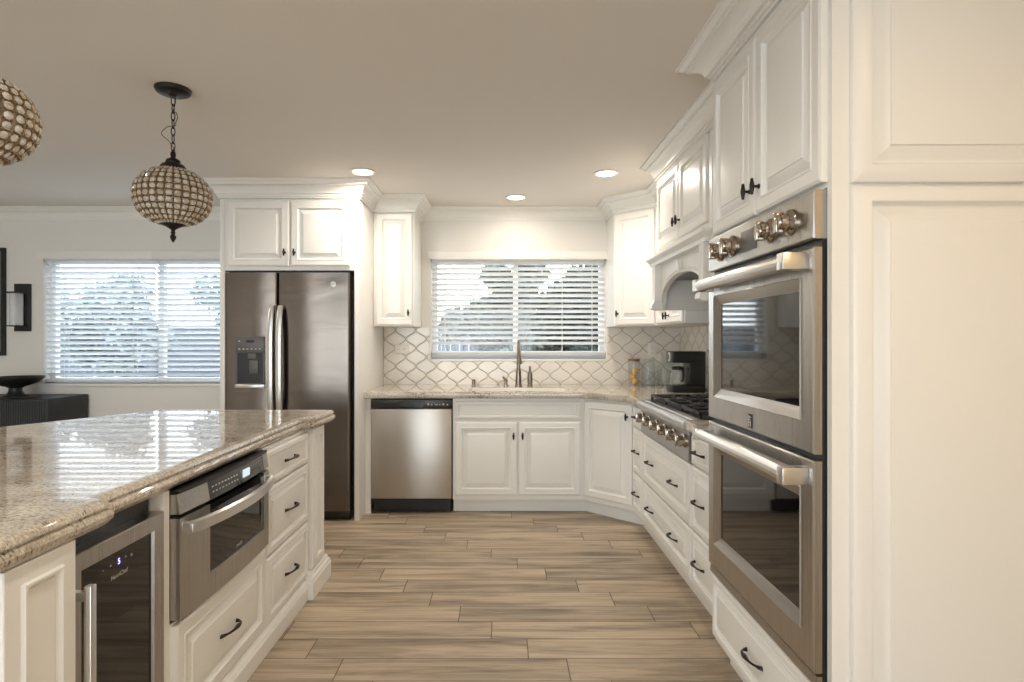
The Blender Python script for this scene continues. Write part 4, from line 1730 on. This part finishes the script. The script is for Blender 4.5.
MB().tube([(.105, .243, .05), (.12, .270, .006), (.15, .280, .010), (.17, .285, .12), (.15, .275, .29), (.09, .2885, .31)], .004, 8).build('power_cord', BLACK, t)


def outlet(x, y, z, w, h, label, rz=0, gangs=1, horiz=False):
    t = thing('power_outlet', label, 'outlet', (x, y, z), rz)
    B(-w / 2, w / 2, -.007, 0, -h / 2, h / 2, bev=.003).build('cover_plate', PLATE, t)
    mb = MB()
    for s in (-1, 1):
        ox, oz = (s * w * .22, 0) if horiz else (0, s * h * .19)
        mb.box(ox - .016, ox + .016, -.0085, -.0068, oz - .014, oz + .014, bev=.0008)
    rcp = mb.build('receptacle', PLATE, t)
    mb = MB()
    for s in (-1, 1):
        ox, oz = (s * w * .22, 0) if horiz else (0, s * h * .19)
        for q in (-1, 1):
            mb.box(ox + q * .006 - .001, ox + q * .006 + .001, -.0088, -.0084, oz - .004, oz + .005)
    mb.build('slots', GREYPL, rcp)
    return t


outlet(-.868, WALL_Y - .0102, 1.222, .118, .078, 'white double power outlet in the tiles under the narrow wall cabinet', horiz=True)
outlet(1.290, WALL_Y - .0102, 1.212, .076, .122, 'white power outlet in the tiles above the clip-top jar')
outlet(RIGHT_X - .0102, 4.28, 1.29, .076, .122, 'white power outlet in the side wall tiles above the coffee maker', rz=-90)

# ------------------------------------------------------------------ outside
o = B(-14, 14, WALL_Y + .16, 24, -.25, -.15).build('ground_outside', GROUNDM)
o['kind'] = 'structure'
t = thing('garden_fence', 'pale grey board fence beyond the windows', 'fence', (0, 12.0, -.15))
mb = MB()
for i in range(150):
    mb.box(-14 + i * .19, -14 + i * .19 + .185, 0, .03, .0, 1.75)
mb.build('boards', FENCEM, t)
mb = MB()
mb.box(-14, 14.5, .031, .07, .3, .39).box(-14, 14.5, .031, .07, 1.4, 1.49)
mb.build('rails', FENCEM, t)


def tree(x, y, h, r, rz_, label, mat, n, seed, low=.4):
    rnd = random.Random(seed)
    t = thing('garden_tree', label, 'tree', (x, y, -.15))
    MB().tube([(0, 0, 0), (.05, .02, h * .4), (0, 0, h * .75)], [.12, .09, .04], 8).build('trunk', WOODSTEM, t)
    mb = MB()
    blobs = [(rnd.gauss(0, r * .6), rnd.gauss(0, r * .45), h + rnd.uniform(-1.3, 1.0) * rz_, rnd.uniform(.28, .5) * r) for _ in range(22)]
    for i in range(n):
        bx_, by_, bz_, br = blobs[i % 22]
        d = Vector((rnd.gauss(0, 1), rnd.gauss(0, 1), rnd.gauss(0, 1))).normalized() * br * rnd.uniform(.5, 1.25)
        p = Vector((bx_, by_, bz_)) + d
        if p.z < low:
            continue
        a = Vector((rnd.gauss(0, 1), rnd.gauss(0, 1), rnd.gauss(0, 1))).normalized()
        b_ = a.cross(Vector((rnd.gauss(0, 1), rnd.gauss(0, 1), rnd.gauss(0, 1)))).normalized()
        s = rnd.uniform(.05, .11)
        ids = mb.add([p - a * s, p + b_ * s * .45, p + a * s, p - b_ * s * .45])
        mb.face(ids)
    o = mb.build('leaves', mat, t, smooth=0)
    o['kind'] = 'stuff'


tree(.0, 8.2, 1.65, .46, .80, 'grey-green bushy tree outside the kitchen window', LEAF1, 8000, 1)
tree(1.5, 10.7, 1.75, .75, .95, 'dark dense tree outside the kitchen window beside the bushy one', LEAF2, 14000, 2)
tree(-6.2, 9.2, 1.6, .65, .7, 'grey-green tree outside the dining window', LEAF3, 4500, 3)
tree(-4.3, 9.8, 2.2, .7, .8, 'tall pale tree outside the dining window next to the refrigerator', LEAF3, 5200, 4)
